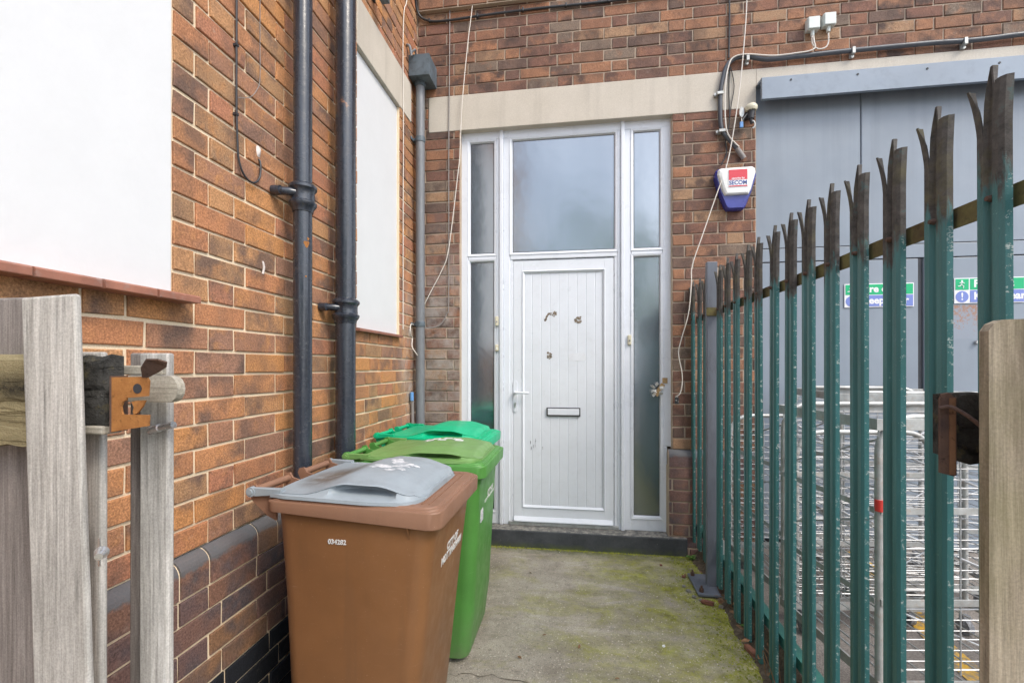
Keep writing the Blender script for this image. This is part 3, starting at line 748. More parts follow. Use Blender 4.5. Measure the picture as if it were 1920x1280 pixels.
# handle with lever and keyhole
hx = dx(.768); hz = dz(1.113)
m = MB(); pts = []
for i in range(24):
    t = 2*math.pi*i/24; pts.append((.0155*math.cos(t), .105*(1 if math.sin(t) > 0 else -1)+.0155*math.sin(t)))
m.prism(pts, lambda u, v, d: (hx+u, YD+.012-d, hz+v), 0, .009)
hd = m.build('door_handle', 'upvc', leaf, bevel=.002)
m = MB(); zl = dz(1.142); m.cyl((hx, YD+.004, zl), (hx, YD-.040, zl), .010); m.tube([(hx, YD-.038, zl), (hx+.02, YD-.045, zl), (hx+.06, YD-.043, zl), (hx+.108, YD-.038, zl-.002)], .0085, 10)
m.build('lever', 'upvc', hd)
m = MB(); m.cyl((hx, YD+.003, hz-.055), (hx, YD-.004, hz-.055), .008); m.box((hx-.004, YD-.004, hz-.085), (hx+.004, YD+.004, hz-.055)); m.build('lock_cylinder', 'metal_bright', hd)
# letter box
lx0, lx1, lz0, lz1 = dx(1.004), dx(1.254), dz(.967), dz(1.031)
m = MB(); m.box((lx0, YD+.006, lz0), (lx1, YD+.02, lz1)); lb = m.build('letter_box', 'gasket', leaf, bevel=.003)
m = MB(); m.box((lx0+.009, YD+.001, lz0+.009), (lx1-.009, YD+.012, lz1-.008)); m.build('letter_flap', 'door_white', lb, bevel=.003)
# worn tape marks and label ghosts on the boards
def scrap(name, mat, x, z, shape, y=YD+.0202, parent=leaf):
    m = MB(); m.prism([(x+a, z+b) for a, b in shape], lambda u, v, d: (u, y-d, v), 0, .0006); return m.build(name, mat, parent)
rx = dx; 
def chips(x, z, w_, h_, n, seed, arc=None):
    rnd = random.Random(seed); m = MB()
    for _ in range(n):
        if arc: t = rnd.uniform(0, 1); cx_ = x-w_+2*w_*t; cz_ = z-h_+2*h_*math.sin(t*1.7)
        else: cx_ = x+rnd.uniform(-w_, w_); cz_ = z+rnd.uniform(-h_, h_)
        r = rnd.uniform(.003,.010); k_ = rnd.randint(5,7)
        m.prism([(cx_+r*rnd.uniform(.4,1.4)*math.cos(2*math.pi*i/k_), cz_+r*rnd.uniform(.4,1.2)*math.sin(2*math.pi*i/k_)) for i in range(k_)], lambda u, v, d: (u, YD+.0202-d-rnd.uniform(0,.0003), v), 0, .0004)
    return m.build('tape_mark', 'tape_mark', leaf)
chips(rx(1.010), dz(1.705), .020, .030, 34, 1, True); chips(rx(1.055), dz(1.73), .022, .017, 26, 2)
chips(rx(1.237), dz(1.682), .024, .022, 32, 3); chips(rx(1.024), dz(1.420), .015, .026, 26, 4)
scrap('label_ghost', 'paper_mark', rx(1.235), dz(1.41), [(-.07,-.035),(.06,-.03),(.055,.03),(-.072,.024)])
for i in range(12):
    a = random.uniform(-.05,.05); b = random.uniform(-.04,.04)
    if i < 9: scrap('scuff_mark', 'scuff', rx(.925)+a, dz(.745)+b, [(-.0015,-.012),(.001,-.014),(.0018,.008),(-.001,.013)])
# bell pushes
for x, z, s_, nm, mt in ((.6296,1.680,1.0,'door_bell','cream'), (.6296,1.4576+.02,.7,'door_bell','cream'), (1.606,1.5295,1.0,'door_bell','cream')):
    m = MB(); m.box((dx(x)-.013, YD-.018, dz(z)-.036*s_), (dx(x)+.013, YD+.004, dz(z)+.036*s_)); b = m.build(nm, mt, ent, bevel=.005)
    m = MB(); m.cyl((dx(x), YD-.016, dz(z)-.006), (dx(x), YD-.021, dz(z)-.006), .0065); m.build('bell_button', 'scuff' if s_ == 1 else 'alarm_white', b)
# torn tape on the right frame
m = MB(); bx, bz_ = dx(1.872)-.018, dz(1.236)
m.box((bx-.018, YD-.006, bz_-.02), (bx+.018, YD-.004, bz_+.02), Matrix.Identity(4)); tag(m.build('tape_square', 'tape'), 'small square of brown tape stuck high on the right door frame', 'tape')
m = MB(); Q = Matrix.Translation((dx(1.815), YD-.010, dz(1.17))) @ Matrix.Rotation(R(32), 4, 'Y')
m.box((-.016,-.002,-.05), (.016,.002,.05), Q); tp = m.build('torn_tape', 'tape'); tag(tp, 'torn crumpled strip of tape hanging on the right side pane edge', 'tape')
m = MB(); random.seed(8)
for i in range(9):
    Q = Matrix.Translation((dx(1.800)+random.uniform(-.035,.03), YD-.013+random.uniform(-.006,.006), dz(1.175)+random.uniform(-.05,.045))) @ Euler((random.uniform(-1,1), random.uniform(-1,1), random.uniform(-1,1))).to_matrix().to_4x4()
    m.box((-.014,-.0008,-.010), (.014,.0008,.010), Q)
m.build('crumpled_film', 'tape_clear', tp)

# ------------------------------------------------------------------ grey steel doors
SY = D+.028
sh = empty('steel_doors', (4, SY, .1), 'tall grey steel doors and panels under a grey steel flashing, right of the alarm box', 'steel doors')
zt_, zm_ = 3.17, 2.163
for a, b in ((2.472, 3.148), (3.152, 5.0), (5.004, XE)):
    m = MB(); m.box((a, SY, zm_+.003), (b, SY+.03, 3.30)); m.build('upper_panel', 'shutter', sh, bevel=.002)
m = MB(); m.box((2.472, SY+.02, .1), (XE, SY+.04, 3.3)); m.build('backing_sheet', 'shutter_dark', sh)
m = MB(); m.box((3.156, SY-.004, zm_+.02), (3.21, SY+.01, 3.17)); m.build('cover_strip', 'shutter', sh, bevel=.002)
m = MB(); m.box((2.472, SY-.002, 2.07), (XE, SY+.03, zm_-.003)); m.build('transom_panel', 'shutter', sh, bevel=.002)
for i, (a, b) in enumerate(((2.472, 3.50), (3.575, 4.50), (4.506, XE))):
    m = MB(); m.box((a, SY-.001, .13), (b, SY+.03, 2.062)); dl = m.build('steel_door', 'shutter', sh, bevel=.002)
    if i == 1:
        m = MB(); m.cyl((3.842, SY, 1.497), (3.842, SY-.022, 1.497), .013); m.build('door_knob', 'metal_bright', dl, bevel=.003)
m = MB(); m.box((3.502, SY+.006, .13), (3.528, SY+.03, 2.064)); m.build('door_gap', 'shutter_dark', sh)
m = MB(); m.box((3.532, SY-.006, .13), (3.572, SY+.03, 2.064)); m.build('jamb', 'shutter', sh, bevel=.003)
m = MB(); m.prism([(D-.085, 3.158), (D-.085, 3.300), (D-.078, 3.307), (D+.03, 3.318), (D+.03, 3.30), (D-.06, 3.292), (D-.06, 3.158)], lambda u, v, d: (d, u, v), 2.478, XE)
hd = m.build('head_flashing', 'shutter_head', sh)
for x in [2.66+.41*i for i in range(12)]:
    m = MB(); m.cyl((x, D-.084, 3.272-.004*(x-2.6)), (x, D-.088, 3.272-.004*(x-2.6)), .007, n=10); m.build('fixing_screw', 'shutter_dark', hd)
m = MB(); m.box((3.70, SY-.0015, 1.52), (3.86, SY-.0005, 1.745));
def rustpatch():
    k = NT('rust_speckled_grey_paint'); v = k.world(); x = k.sep(v)
    c = (.265,.30,.355); n = k.noise(v, 55, 5, .8)
    f = k.math('MULTIPLY', k.math('SUBTRACT', x[2], 1.55), 5.5, True)
    f = k.math('ADD', k.math('MULTIPLY', f, .16), n)
    a = k.mix(k.ramp(f, [(.60, 0.0), (.68, 1.0)]), c, (.34,.19,.13)); k.set(a, .5); return k.m
M['rust_patch'] = rustpatch(); m.build('rusty_paint_patch', 'rust_patch', sh)

def sign(x0, x1, z0, z1, label, tilt=0):
    y = SY-.006
    s = MB(); s.box((x0, y-.002, z0), (x1, y+.002, z1)); so = s.build('fire_exit_sign', 'sign_white', None, bevel=.001, origin=(x0, y, z0)); tag(so, label, 'sign', 'fire exit signs on the grey steel doors')
    w_, h = x1-x0, z1-z0; e = .006; hm = h*.52; pic = h*.5
    def bx(nm, mt, a, b, c, d):
        m = MB(); m.box((a, -.0035, b), (c, -.002, d)); return m.build(nm, mt, so)
    bx('green_band', 'sign_green', pic+.008, hm+.002, w_-e, h-e); bx('blue_band', 'sign_blue', pic+.008, e, w_-e, hm-.003)
    bx('green_pictogram_field', 'sign_green', e, hm+.002, pic, h-e)
    m = MB(); m.cyl((pic/2+.003, -.002, hm/2), (pic/2+.003, -.0035, hm/2), hm/2-.006, n=32); m.build('mandatory_disc', 'sign_blue', so)
    text('mandatory_mark', '!', hm*.8, 'sign_white', (pic/2+.003, -.0038, hm/2), (R(90),0,0), so, 'CENTER', bold=.001)
    # running man: head, body, limbs and the doorway
    m = MB(); cx_, cz_ = pic/2+.006, (hm+h)/2-.002; q = h*.011/.15
    m.cyl((cx_-.004, -.0036, cz_+.022), (cx_-.004, -.0042, cz_+.022), .0055, n=14)
    for a, b in (((-.002,.016),(-.008,-.002)), ((-.008,-.002),(.006,-.012)), ((.006,-.012),(.002,-.026)), ((-.008,-.002),(-.018,-.012)), ((-.018,-.012),(-.028,-.012)), ((-.003,.014),(.010,.006)), ((-.003,.014),(-.018,.008))):
        m.cyl((cx_+a[0], -.0040, cz_+a[1]), (cx_+b[0], -.0040, cz_+b[1]), .0028, n=6)
    m.build('running_figure', 'sign_white', so)
    text('fire_exit_text', 'Fire exit', h*.40, 'sign_white', (pic+.028, -.0038, (hm+h)/2), (R(90),0,0), so, 'LEFT', sx=1.02, bold=.0022)
    text('keep_clear_text', 'Keep clear', h*.40, 'sign_white', (pic+.028, -.0038, hm/2+.002), (R(90),0,0), so, 'LEFT', sx=1.02, bold=.0022)
    return so
sc2 = (SY-D)/D
fx = lambda x: CX+(x-CX)*(1+sc2); fz = lambda z: CZ+(z-CZ)*(1+sc2)
sign(fx(3.0295), fx(3.452), fz(1.737), fz(1.896), 'Fire exit Keep clear sign with square corners on the left steel door')
s2 = sign(fx(3.69), fx(4.094), fz(1.752), fz(1.918), 'Fire exit Keep clear sign with peeling right edge above a rusty patch')

# ------------------------------------------------------------------ pipes
def soil_pipe(y, x, zc, label, r, zlow=0.0):
    root = empty('soil_pipe', (x, y, 0), label, 'pipe', group='black pipes on the side wall')
    m = MB(); m.cyl((x, y, zlow), (x, y, zc-.075), r, n=40); m.cyl((x, y, zc+.0), (x, y, ZTOP-.1), r*1.0, n=40); m.build('pipe_length', 'pipe', root)
    m = MB(); R0 = r
    prof = [(R0-.004,-.085),(R0+.004,-.083),(R0+.006,-.07),(R0+.012,-.062),(R0+.018,-.052),(R0+.018,-.044),(R0+.010,-.036),(R0+.009,-.02),(R0+.009,.0),(R0+.014,.008),(R0+.019,.014),(R0+.019,.024),(R0+.012,.032),(R0+.006,.036),(R0-.004,.040)]
    m.lathe((x, y, zc-.02), prof, 40); m.build('pipe_socket', 'pipe', root)
    for sgn in (-1, 1):
        m = MB(); yy = y+sgn*(r+.030)
        m.tube([(x-.01, y+sgn*(R0-.004), zc-.03), (x-.03, y+sgn*(R0+.012), zc-.03), (.035, yy-sgn*.005, zc-.03), (.02, yy, zc-.03)], .017, 10)
        m.cyl((.004, yy, zc-.03), (.040, yy, zc-.03), .021, .019, n=16); m.cyl((.040, yy, zc-.03), (.049, yy, zc-.03), .012, .009, n=8)
        m.build('wall_bracket', 'pipe', root)
    return root
soil_pipe(1.742, .092, 2.085, 'black iron pipe nearest the gate, its socket higher up, with two orange rust spots', .037)
soil_pipe(2.095, .092, 1.655, 'thicker black iron pipe beside the narrow white panel, its socket lower down', .048)
# rust spots on the first pipe
rs = [o for o in bpy.data.objects if o.name == 'soil_pipe'][0]
for (dy_, dz_, s_) in ((.0, 1.845, 1.0), (.022, 1.867, .45), (-.01,1.71,.3)):
    m = MB(); n = 12; cx_, cy_ = .092, 1.742
    base = math.atan2(-.55, .83)+dy_*8; pts = []
    for i in range(n):
        t = 2*math.pi*i/n; rr = s_*.011*(1+.25*math.sin(3*t+dy_*50)); a_ = base+rr*math.cos(t)/.037; pts.append((cx_+.0376*math.cos(a_), cy_+.0376*math.sin(a_), dz_+rr*1.25*math.sin(t)))
    m.add(pts+[(cx_+.0382*math.cos(base), cy_+.0382*math.sin(base), dz_)], [(i, (i+1) % n, n) for i in range(n)], smooth=True); m.build('rust_spot', 'rust', rs)

dp = empty('downpipe', (.07, 3.24, 0), 'slim grey plastic downpipe under a square hopper in the corner', 'pipe')
px_, py_ = .058, 3.262
m = MB(); m.cyl((px_, py_, 0), (px_, py_, 1.66), .034, n=28); m.cyl((px_, py_, 1.665), (px_, py_, 3.03), .034, n=28); m.cyl((px_, py_, 3.035), (px_, py_, 3.50), .033, n=28); m.build('pipe_length', 'upvc_pipe', dp)
for z in (1.655, 3.045):
    m = MB(); m.lathe((px_, py_, z), [(.033,-.022),(.038,-.020),(.038,.018),(.033,.02)], 28); m.box((.0, py_-.012, z-.01), (px_-.03, py_+.012, z+.01)); m.box((.0, py_-.05, z-.012), (.008, py_+.05, z+.012)); m.build('pipe_clip', 'hopper', dp, bevel=.002)
hz0, hz1 = 3.475, 3.628; hx0, hx1, hy0, hy1 = .003, .158, 3.168, 3.352
m = MB(); oc = [(hx0,hy0),(hx1,hy0),(hx1,hy1),(hx0,hy1)]; ic = [(hx0+.006,hy0+.006),(hx1-.006,hy0+.006),(hx1-.006,hy1-.006),(hx0+.006,hy1-.006)]
m.loft([[(x,y,z) for x,y in q] for q, z in ((oc,hz0),(oc,hz1),(ic,hz1),(ic,hz0+.006))], cap=True, smooth=False)
hp = m.build('hopper', 'hopper', dp)
m = MB(); m.lathe((px_, py_, hz0-.03), [(.040,0),(.040,.035)], 24); m.build('hopper_outlet', 'hopper', hp)
m = MB(); m.tube([(.0, 3.135, hz1+.05), (.025, 3.13, hz1+.035), (.035, 3.14, hz1-.03)], .010, 10); m.tube([(.035, 3.14, hz1-.005), (.06, 3.15, hz1+.022), (.05, 3.19, hz1-.01)], .007, 8); m.build('overflow_pipe', 'upvc_pipe', dp)

# ------------------------------------------------------------------ cables, boxes and fittings
def cable(name, pts, r, mat, label, cat='cable', n=7, sub=5, group=None):
    m = MB(); m.tube(pts, r, n, sub); o = m.build(name, mat, None); return tag(o, label, cat, group)
cable('cord', [(0.452,3.332,4.6),(0.452,3.332,4.168),(0.406,3.332,3.767),(0.364,3.332,3.325),(0.347,3.332,2.960),(0.331,3.332,2.799),(0.259,3.332,2.233),(0.204,3.332,2.071),(0.128,3.332,1.930),(0.055,3.325,1.788)], .0034, 'cable_white', 'thin white cord hanging slantwise in front of the left door frame edge', 'cord')
cable('cable', [(0.263,3.350,4.6),(0.263,3.350,4.205),(0.259,3.350,3.549),(0.254,3.350,2.934),(0.254,3.350,1.869),(0.241,3.350,1.746),(0.190,3.340,1.657),(0.113,3.325,1.633),(0.062,3.30,1.634)], .0042, 'cable_grey', 'straight grey cable running down left of the door and curving to the downpipe')
cable('cord', [(2.39,3.292,4.5),(2.387,3.292,3.902),(2.369,3.292,3.574),(2.334,3.292,3.210),(2.264,3.285,2.773),(2.176,3.28,2.501),(2.098,3.285,2.264),(2.027,3.292,2.043),(2.020,3.292,1.913),(2.001,3.292,1.708),(1.955,3.31,1.522),(1.940,3.32,1.429),(1.962,3.32,1.298),(1.965,3.32,1.223),(1.951,3.32,1.149),(1.926,3.325,1.126)], .0036, 'cable_white', 'long white cord trailing across the alarm box and down the brick to a small connector', 'cord')
m = MB(); m.box((1.918,3.322,1.072), (1.942,3.346,1.118)); o = m.build('connector', 'cable_black', None, bevel=.003); tag(o, 'small black connector on brick at the end of the long white cord', 'connector')
m = MB(); m.cyl((1.93,3.335,1.10), (1.93,3.335,1.13), .009, n=12); m.cyl((1.924,3.321,1.098), (1.924,3.318,1.098), .005, n=8); m.cyl((1.937,3.321,1.088), (1.937,3.318,1.088), .004, n=8); m.build('connector_collar', 'metal_bright', o)
cable('cable', [(2.291,3.350,4.6),(2.291,3.350,3.963),(2.291,3.350,3.738),(2.287,3.350,3.505)], .006, 'cable_black', 'short black cable running down the upper brick to the conduit bend')
cable('cable', [(2.294,3.350,3.444),(2.287,3.350,3.287),(2.290,3.350,3.061),(2.265,3.350,2.932),(2.272,3.350,2.837),(2.236,3.350,2.757)], .004, 'cable_black', 'thin black cable looping below the conduit bend towards the alarm box')
cable('cable', [(2.301,3.350,3.436),(2.322,3.350,3.304),(2.303,3.350,3.174),(2.286,3.350,3.024)], .003, 'cable_black', 'thinnest black cable bowed beside the conduit on the lintel')
cd = cable('conduit', [(8.0,3.337,3.46),(6,3.337,3.47),(4.7,3.337,3.476),(4.093,3.337,3.474),(3.898,3.337,3.467),(3.745,3.337,3.465),(3.528,3.337,3.471),(3.078,3.337,3.470),(2.745,3.337,3.464),(2.540,3.337,3.462),(2.402,3.337,3.495),(2.325,3.337,3.491),(2.268,3.337,3.437),(2.233,3.337,3.302),(2.225,3.337,3.171),(2.236,3.337,3.001),(2.296,3.337,2.911),(2.348,3.337,2.844)], .0155, 'conduit', 'thick dark grey conduit along the lintel top bending down above the alarm box', 'conduit', 12, 8)
m = MB(); m.tube([(2.335,3.337,2.86),(2.36,3.34,2.825),(2.385,3.345,2.79)], .017, 10); m.build('taped_conduit_end', 'cable_grey', cd)
for x, z, v_ in ((4.6,3.46,0),(3.736,3.455,0),(3.071,3.462,0),(2.403,3.480,0),(2.222,3.249,1),(2.234,2.985,1)):
    m = MB()
    if v_: m.box((x-.035, 3.345, z-.012), (x+.015, 3.358, z+.012)); m.box((x-.022, 3.316, z-.010), (x+.022, 3.345, z+.010)); m.cyl((x-.028, 3.345, z), (x-.028, 3.335, z), .010, n=10)
    else: m.box((x-.012, 3.345, z-.035), (x+.012, 3.358, z+.015)); m.box((x-.010, 3.316, z-.022), (x+.010, 3.345, z+.022)); m.cyl((x, 3.345, z-.032), (x, 3.335, z-.032), .010, n=10)
    m.build('conduit_clip', 'galv_dull', cd, bevel=.002)
cable('wire', [(2.823,3.322,3.584),(2.823,3.317,3.544),(2.830,3.317,3.500),(2.797,3.317,3.482),(2.736,3.317,3.476),(2.567,3.317,3.472),(2.395,3.317,3.499),(2.308,3.317,3.486),(2.276,3.317,3.430),(2.255,3.317,3.306),(2.252,3.317,3.083),(2.272,3.317,2.951),(2.342,3.317,2.862)], .0045, 'cable_white', 'white wire strapped along the grey conduit from the left junction box', 'wire')
cable('wire', [(2.818,3.332,3.59),(2.820,3.332,3.537),(2.851,3.332,3.501),(2.894,3.332,3.500),(2.919,3.332,3.531),(2.921,3.332,3.60)], .0045, 'cable_white', 'short white wire looping between the two small junction boxes', 'wire')
def jbox(x, z, label):
    m = MB(); m.box((x-.038, D-.045, z-.042), (x+.038, D-.003, z+.042)); o = m.build('junction_box', 'jbox', None, bevel=.004, origin=(x, D-.003, z)); tag(o, label, 'junction box', 'junction boxes above the grey doors')
    m = MB(); m.box((-.036, -.052, -.040), (.036, -.044, .040)); m.build('box_lid', 'jbox', o, bevel=.004)
    m = MB(); m.cyl((0,-.022,-.042), (0,-.022,-.075), .014, .012, n=14); m.build('cable_gland', 'jbox', o, bevel=.002)
jbox(2.822, 3.668, 'left one of two small pale junction boxes, set slightly lower')
jbox(2.922, 3.684, 'right one of two small pale junction boxes, set slightly higher')
tc_ = cable('cable', [(.01,2.4,4.9),(.01,3.0,4.35),(.012,3.25,4.18),(0.016,3.33,4.06),(0.102,3.348,4.006),(0.250,3.348,3.993),(0.481,3.348,4.000),(0.909,3.350,4.008),(1.302,3.350,4.002),(1.701,3.350,4.002),(2.3,3.350,3.998),(3.4,3.35,4.0),(8,3.35,4.0)], .0085, 'cable_black', 'black cable clipped level across the brick high above the door', n=9)
for x, z in ((0.102,4.006),(0.481,4.000),(0.829,4.007),(1.150,4.005),(1.460,4.002),(1.8,4.002),(2.2,4.0)):
    m = MB(); m.box((x-.006, D-.026, z-.012), (x+.006, D-.003, z+.014)); m.build('cable_clip', 'cable_black', tc_, bevel=.002)
lc = cable('cable', [(0.012,1.467,3.4),(0.012,1.467,2.690),(0.012,1.467,2.496),(0.012,1.467,2.284),(0.012,1.472,2.151),(0.012,1.477,2.096),(0.012,1.496,2.055),(0.012,1.528,2.035),(0.012,1.562,2.041),(0.012,1.588,2.074),(0.010,1.594,2.128),(.002,1.594,2.145)], .0038, 'cable_black', 'black cable hanging down the orange side wall and looping up into a filled hole')
m = MB(); random.seed(2)
m.loft([[(.001+.004*k, 1.594+.014*(1-.5*k)*math.cos(t)*(1+.2*math.sin(3*t)), 2.175+.028*(1-.4*k)*math.sin(t)*(1+.2*math.cos(2*t))) for t in [2*math.pi*i/14 for i in range(14)]] for k in (0,1,2)]); m.build('filled_hole', 'filler', lc)
for z in (2.5,2.25):
    m = MB(); m.box((.0,1.461,z-.005), (.018,1.473,z+.005)); m.build('cable_clip', 'cable_black', lc, bevel=.001)
cable('wire', [(0.006,1.596,3.4),(0.006,1.596,2.797),(0.006,1.596,2.609),(0.006,1.596,2.463),(0.010,1.575,2.405),(0.010,1.536,2.352),(0.010,1.478,2.317)], .0013, 'cable_grey', 'very thin pale wire on the side wall joining the black hanging cable', 'wire')
cable('cord', [(0.010,3.121,4.7),(0.010,3.121,4.048),(0.010,3.060,3.864),(0.010,3.040,3.565),(0.010,3.049,3.079),(0.010,3.045,2.431),(0.010,3.045,1.60)], .0032, 'cable_white', 'thin white cord straight down the side wall between white panel and downpipe', 'cord')
cable('cord', [(0.010,3.254,1.650),(0.03,3.145,1.645),(0.04,3.103,1.598),(0.03,3.135,1.565),(0.012,3.22,1.55),(.03,3.17,1.48),(.06,3.20,1.42)], .0036, 'cable_white', 'short loose white cord end curling out beside the downpipe bracket', 'cord')
cable('hose', [(0.02,3.187,1.148),(0.02,3.20,1.059),(0.02,3.205,0.9),(.02,3.205,.4),(.02,3.205,.05)], .012, 'cable_grey', 'grey hose end with blue tip standing beside the downpipe', 'hose')
hs = bpy.data.objects['hose']; m = MB(); m.cyl((.02,3.187,1.148), (.02,3.19,1.085), .014, n=12); m.build('hose_tip', 'blue_plastic', hs)

# small black floodlight high on the side wall
fl_ = empty('floodlight', (0, 2.57, 3.57), 'small black lamp fitting high on the side wall above the white panel lintel', 'lamp')
m = MB(); m.box((.0, 2.54, 3.555), (.012, 2.60, 3.62)); m.box((.012, 2.562, 3.58), (.05, 2.578, 3.596)); m.build('bracket', 'cable_black', fl_, bevel=.002)
m = MB(); m.prism([(2.53,3.548),(2.61,3.548),(2.60,3.60),(2.54,3.60)], lambda u, v, d: (.05+d, u, v), 0, .05); m.build('lamp_head', 'hopper', fl_, bevel=.004)
# alarm box
ax, az0 = 2.318, 2.57
al = empty('alarm_box', (ax, D, az0), 'white and dark blue SECOM alarm box on the brick beside the grey doors', 'alarm')
k_ = .985
def shp(s=1.0, zlo=-.145, taper=True):
    return [(-.128,.100),(-.122,.128),(-.10,.140),(.10,.142),(.122,.128),(.128,.100),(.098,-.02),(.078,-.075),(-.078,-.075),(-.098,-.02)]
m = MB(); back = [(-.136,.085),(-.130,.128),(-.11,.143),(.11,.143),(.130,.128),(.136,.085),(.104,-.03),(.066,-.128),(.05,-.146),(-.05,-.146),(-.066,-.128),(-.104,-.03)]
m.loft([[(ax+u*a, y, az0+v*a) for u, v in back] for y, a in ((D-.0,.97),(D-.01,1.0),(D-.045,1.0),(D-.062,.93))], smooth=False); m.build('blue_base', 'alarm_blue', al, bevel=.004)
m = MB(); fr_ = [(-.124,.090),(-.120,.122),(-.10,.134),(.10,.136),(.120,.124),(.124,.094),(.094,-.02),(.078,-.055),(-.078,-.055),(-.094,-.02)]
m.loft([[(ax+u*a, y, az0+.004+v*a) for u, v in fr_] for y, a in ((D-.040,1.02),(D-.066,1.0),(D-.080,.93),(D-.086,.80))], smooth=False); wc = m.build('white_cover', 'alarm_white', al, bevel=.005)
m = MB(); m.box((ax-.058, D-.0885, az0-.002), (ax+.066, D-.086, az0+.118)); lb_ = m.build('label', 'sign_white', al)
m = MB(); m.box((ax-.056, D-.0895, az0+.046), (ax+.064, D-.0885, az0+.116)); m.build('red_field', 'sign_red', lb_)
m = MB(); m.box((ax-.056, D-.0895, az0+.000), (ax+.064, D-.0885, az0+.007)); m.build('red_line', 'sign_red', lb_)
text('security_text', 'security by', .019, 'sign_white', (ax+.004, D-.0898, az0+.056), (R(90),0,0), lb_, 'CENTER', bold=.0004)
text('brand_text', 'SECOM', .039, 'sign_blue_text', (ax+.004, D-.0890, az0+.025), (R(90),0,0), lb_, 'CENTER', sx=.92, bold=.0011)
# lamp holder and tag near the corner of the grey doors
lm = empty('lamp_holder', (2.42, D, 3.10), 'broken cream and black lamp holder under the lintel at the grey door corner', 'lamp holder')
m = MB(); m.lathe((2.420, D-.05, 3.10), [(.0,.045),(.030,.042),(.040,.028),(.040,.012),(.034,.0),(.0,.0)], 20); m.build('cream_cap', 'cream', lm)
m = MB(); m.cyl((2.420,D-.05,3.10), (2.418,D-.05,3.045), .024, .02, n=16); m.cyl((2.418,D-.05,3.045), (2.426,D-.05,3.015), .012, n=10); m.box((2.39,D-.04,3.06),(2.43,D-.0,3.11)); m.build('black_socket', 'cable_black', lm, bevel=.002)
m = MB(); m.tube([(2.42,D-.055,3.03),(2.436,D-.06,3.02),(2.44,D-.06,2.99),(2.425,D-.06,2.975)], .005, 8); m.tube([(2.40,D-.045,3.09),(2.37,D-.04,3.05),(2.362,D-.04,3.02)], .003, 6); m.build('loose_wires', 'galv_dull', lm)
tg = MB(); tg.prism([(2.361+.016*math.cos(t), 3.10+.036*math.sin(t)) for t in [2*math.pi*i/18 for i in range(18)]], lambda u, v, d: (u, D-.035-d, v), 0, .012); tg = tg.build('grey_photocell', 'galv_dull', None, bevel=.003); tag(tg, 'small oval grey sensor with a blue tag hanging left of the lamp holder', 'sensor')
m = MB(); m.box((2.350,D-.045,2.995), (2.372,D-.030,3.035)); m.build('blue_tag', 'blue_plastic', tg, bevel=.003)
m = MB(); m.tube([(2.361,D-.04,3.065),(2.361,D-.04,3.03)], .003, 6); m.build('tag_wire', 'cable_white', tg)

# ------------------------------------------------------------------ palisade fence
FX = 2.05; YS = [3.3288-.145*i for i in range(20)]
fence = empty('palisade_fence', (FX, 2, 0), 'green steel palisade fence with split spiked tops blackened by grime', 'fence')
def pale_mesh(zb):
    """a W-section pale: origin on the rail line, +y to the wall, -x faces the path"""
    m = MB(); pr = [(y_*.90, x_*.95) for y_, x_ in ((-.036,.012),(-.033,.001),(-.026,-.004),(-.012,-.004),(-.006,.005),(0,.0075),(.006,.005),(.012,-.004),(.026,-.004),(.033,.001),(.036,.012))]
    zn = 1.795
    lv = [zb, .6, 1.2, zn]
    n = len(pr); th = .0028
    vs = []; fs = []
    for z in lv: vs += [(x, y, z) for y, x in pr]
    fs += [(i*n+j, i*n+j+1, (i+1)*n+j+1, (i+1)*n+j) for i in range(len(lv)-1) for j in range(n-1)]
    m.add(vs, fs, smooth=False)
    def prong(j0, j1, ztop, lean, spread, tipw, flat=False):
        pts = pr[j0:j1+1]; c = sum(p[0] for p in pts)/len(pts); V = []; k = len(pts); L = 6
        for i in range(L+1):
            t = i/L; z = zn+(ztop-zn)*t; wdt = 1 if t < .55 else 1-(1-tipw)*((t-.55)/.45)
            for y, x in pts: V.append((x+lean*t**1.6, c+(y-c)*wdt+spread*t**1.4, z))
        m.add(V, [(i*k+j, i*k+j+1, (i+1)*k+j+1, (i+1)*k+j) for i in range(L) for j in range(k-1)])
    prong(7, 10, 1.893, -.013, .006, .35)      # far edge prong, bent out towards the path
    prong(3, 7, 1.927, .006, .0, .12)           # middle point, bent back
    prong(0, 3, 1.892, .004, .0, .92)        # near edge prong
    return m
pm = {}
def zbot(y): return .02+.08*max(0, min(1, (y-2.2)/1.0))
first = None
for i, y in enumerate(YS):
    if i == 3: continue                    # the post stands here
    zb = zbot(y)
    key = round(zb, 2)
    if key not in pm:
        o = pale_mesh(zb).build('pale', 'palisade', fence, fix=False)
        o.location = (0, 0, 0); md = o.modifiers.new('thickness', 'SOLIDIFY'); md.thickness = .003; md.offset = 0
        pm[key] = o; q = o
    else:
        q = pm[key].copy(); col.objects.link(q); q.parent = fence
    q.location = (-.009, y-2+.003, random.uniform(-.006,.006)); q.rotation_euler = (random.uniform(-.004,.004), random.uniform(-.004,.004), random.uniform(-.05,.05))
# rails (angle section) behind the pales
def rail(z, mat):
    m = MB(); x = FX+.014
    m.box((x, .42, z-.022), (x+.005, 3.34, z+.022)); m.box((x+.005, .42, z+.017), (x+.04, 3.34, z+.022))
    return m.build('rail', mat, fence)
rail(1.668, 'rail_stained'); rail(.205, 'rail_green')
for i, y in enumerate(YS):
    if i == 3: continue
    m = MB(); m.cyl((FX-.013, y, 1.668), (FX-.023, y, 1.668), .0075, .005, n=8); m.build('rail_bolt', 'rust_dark', fence)
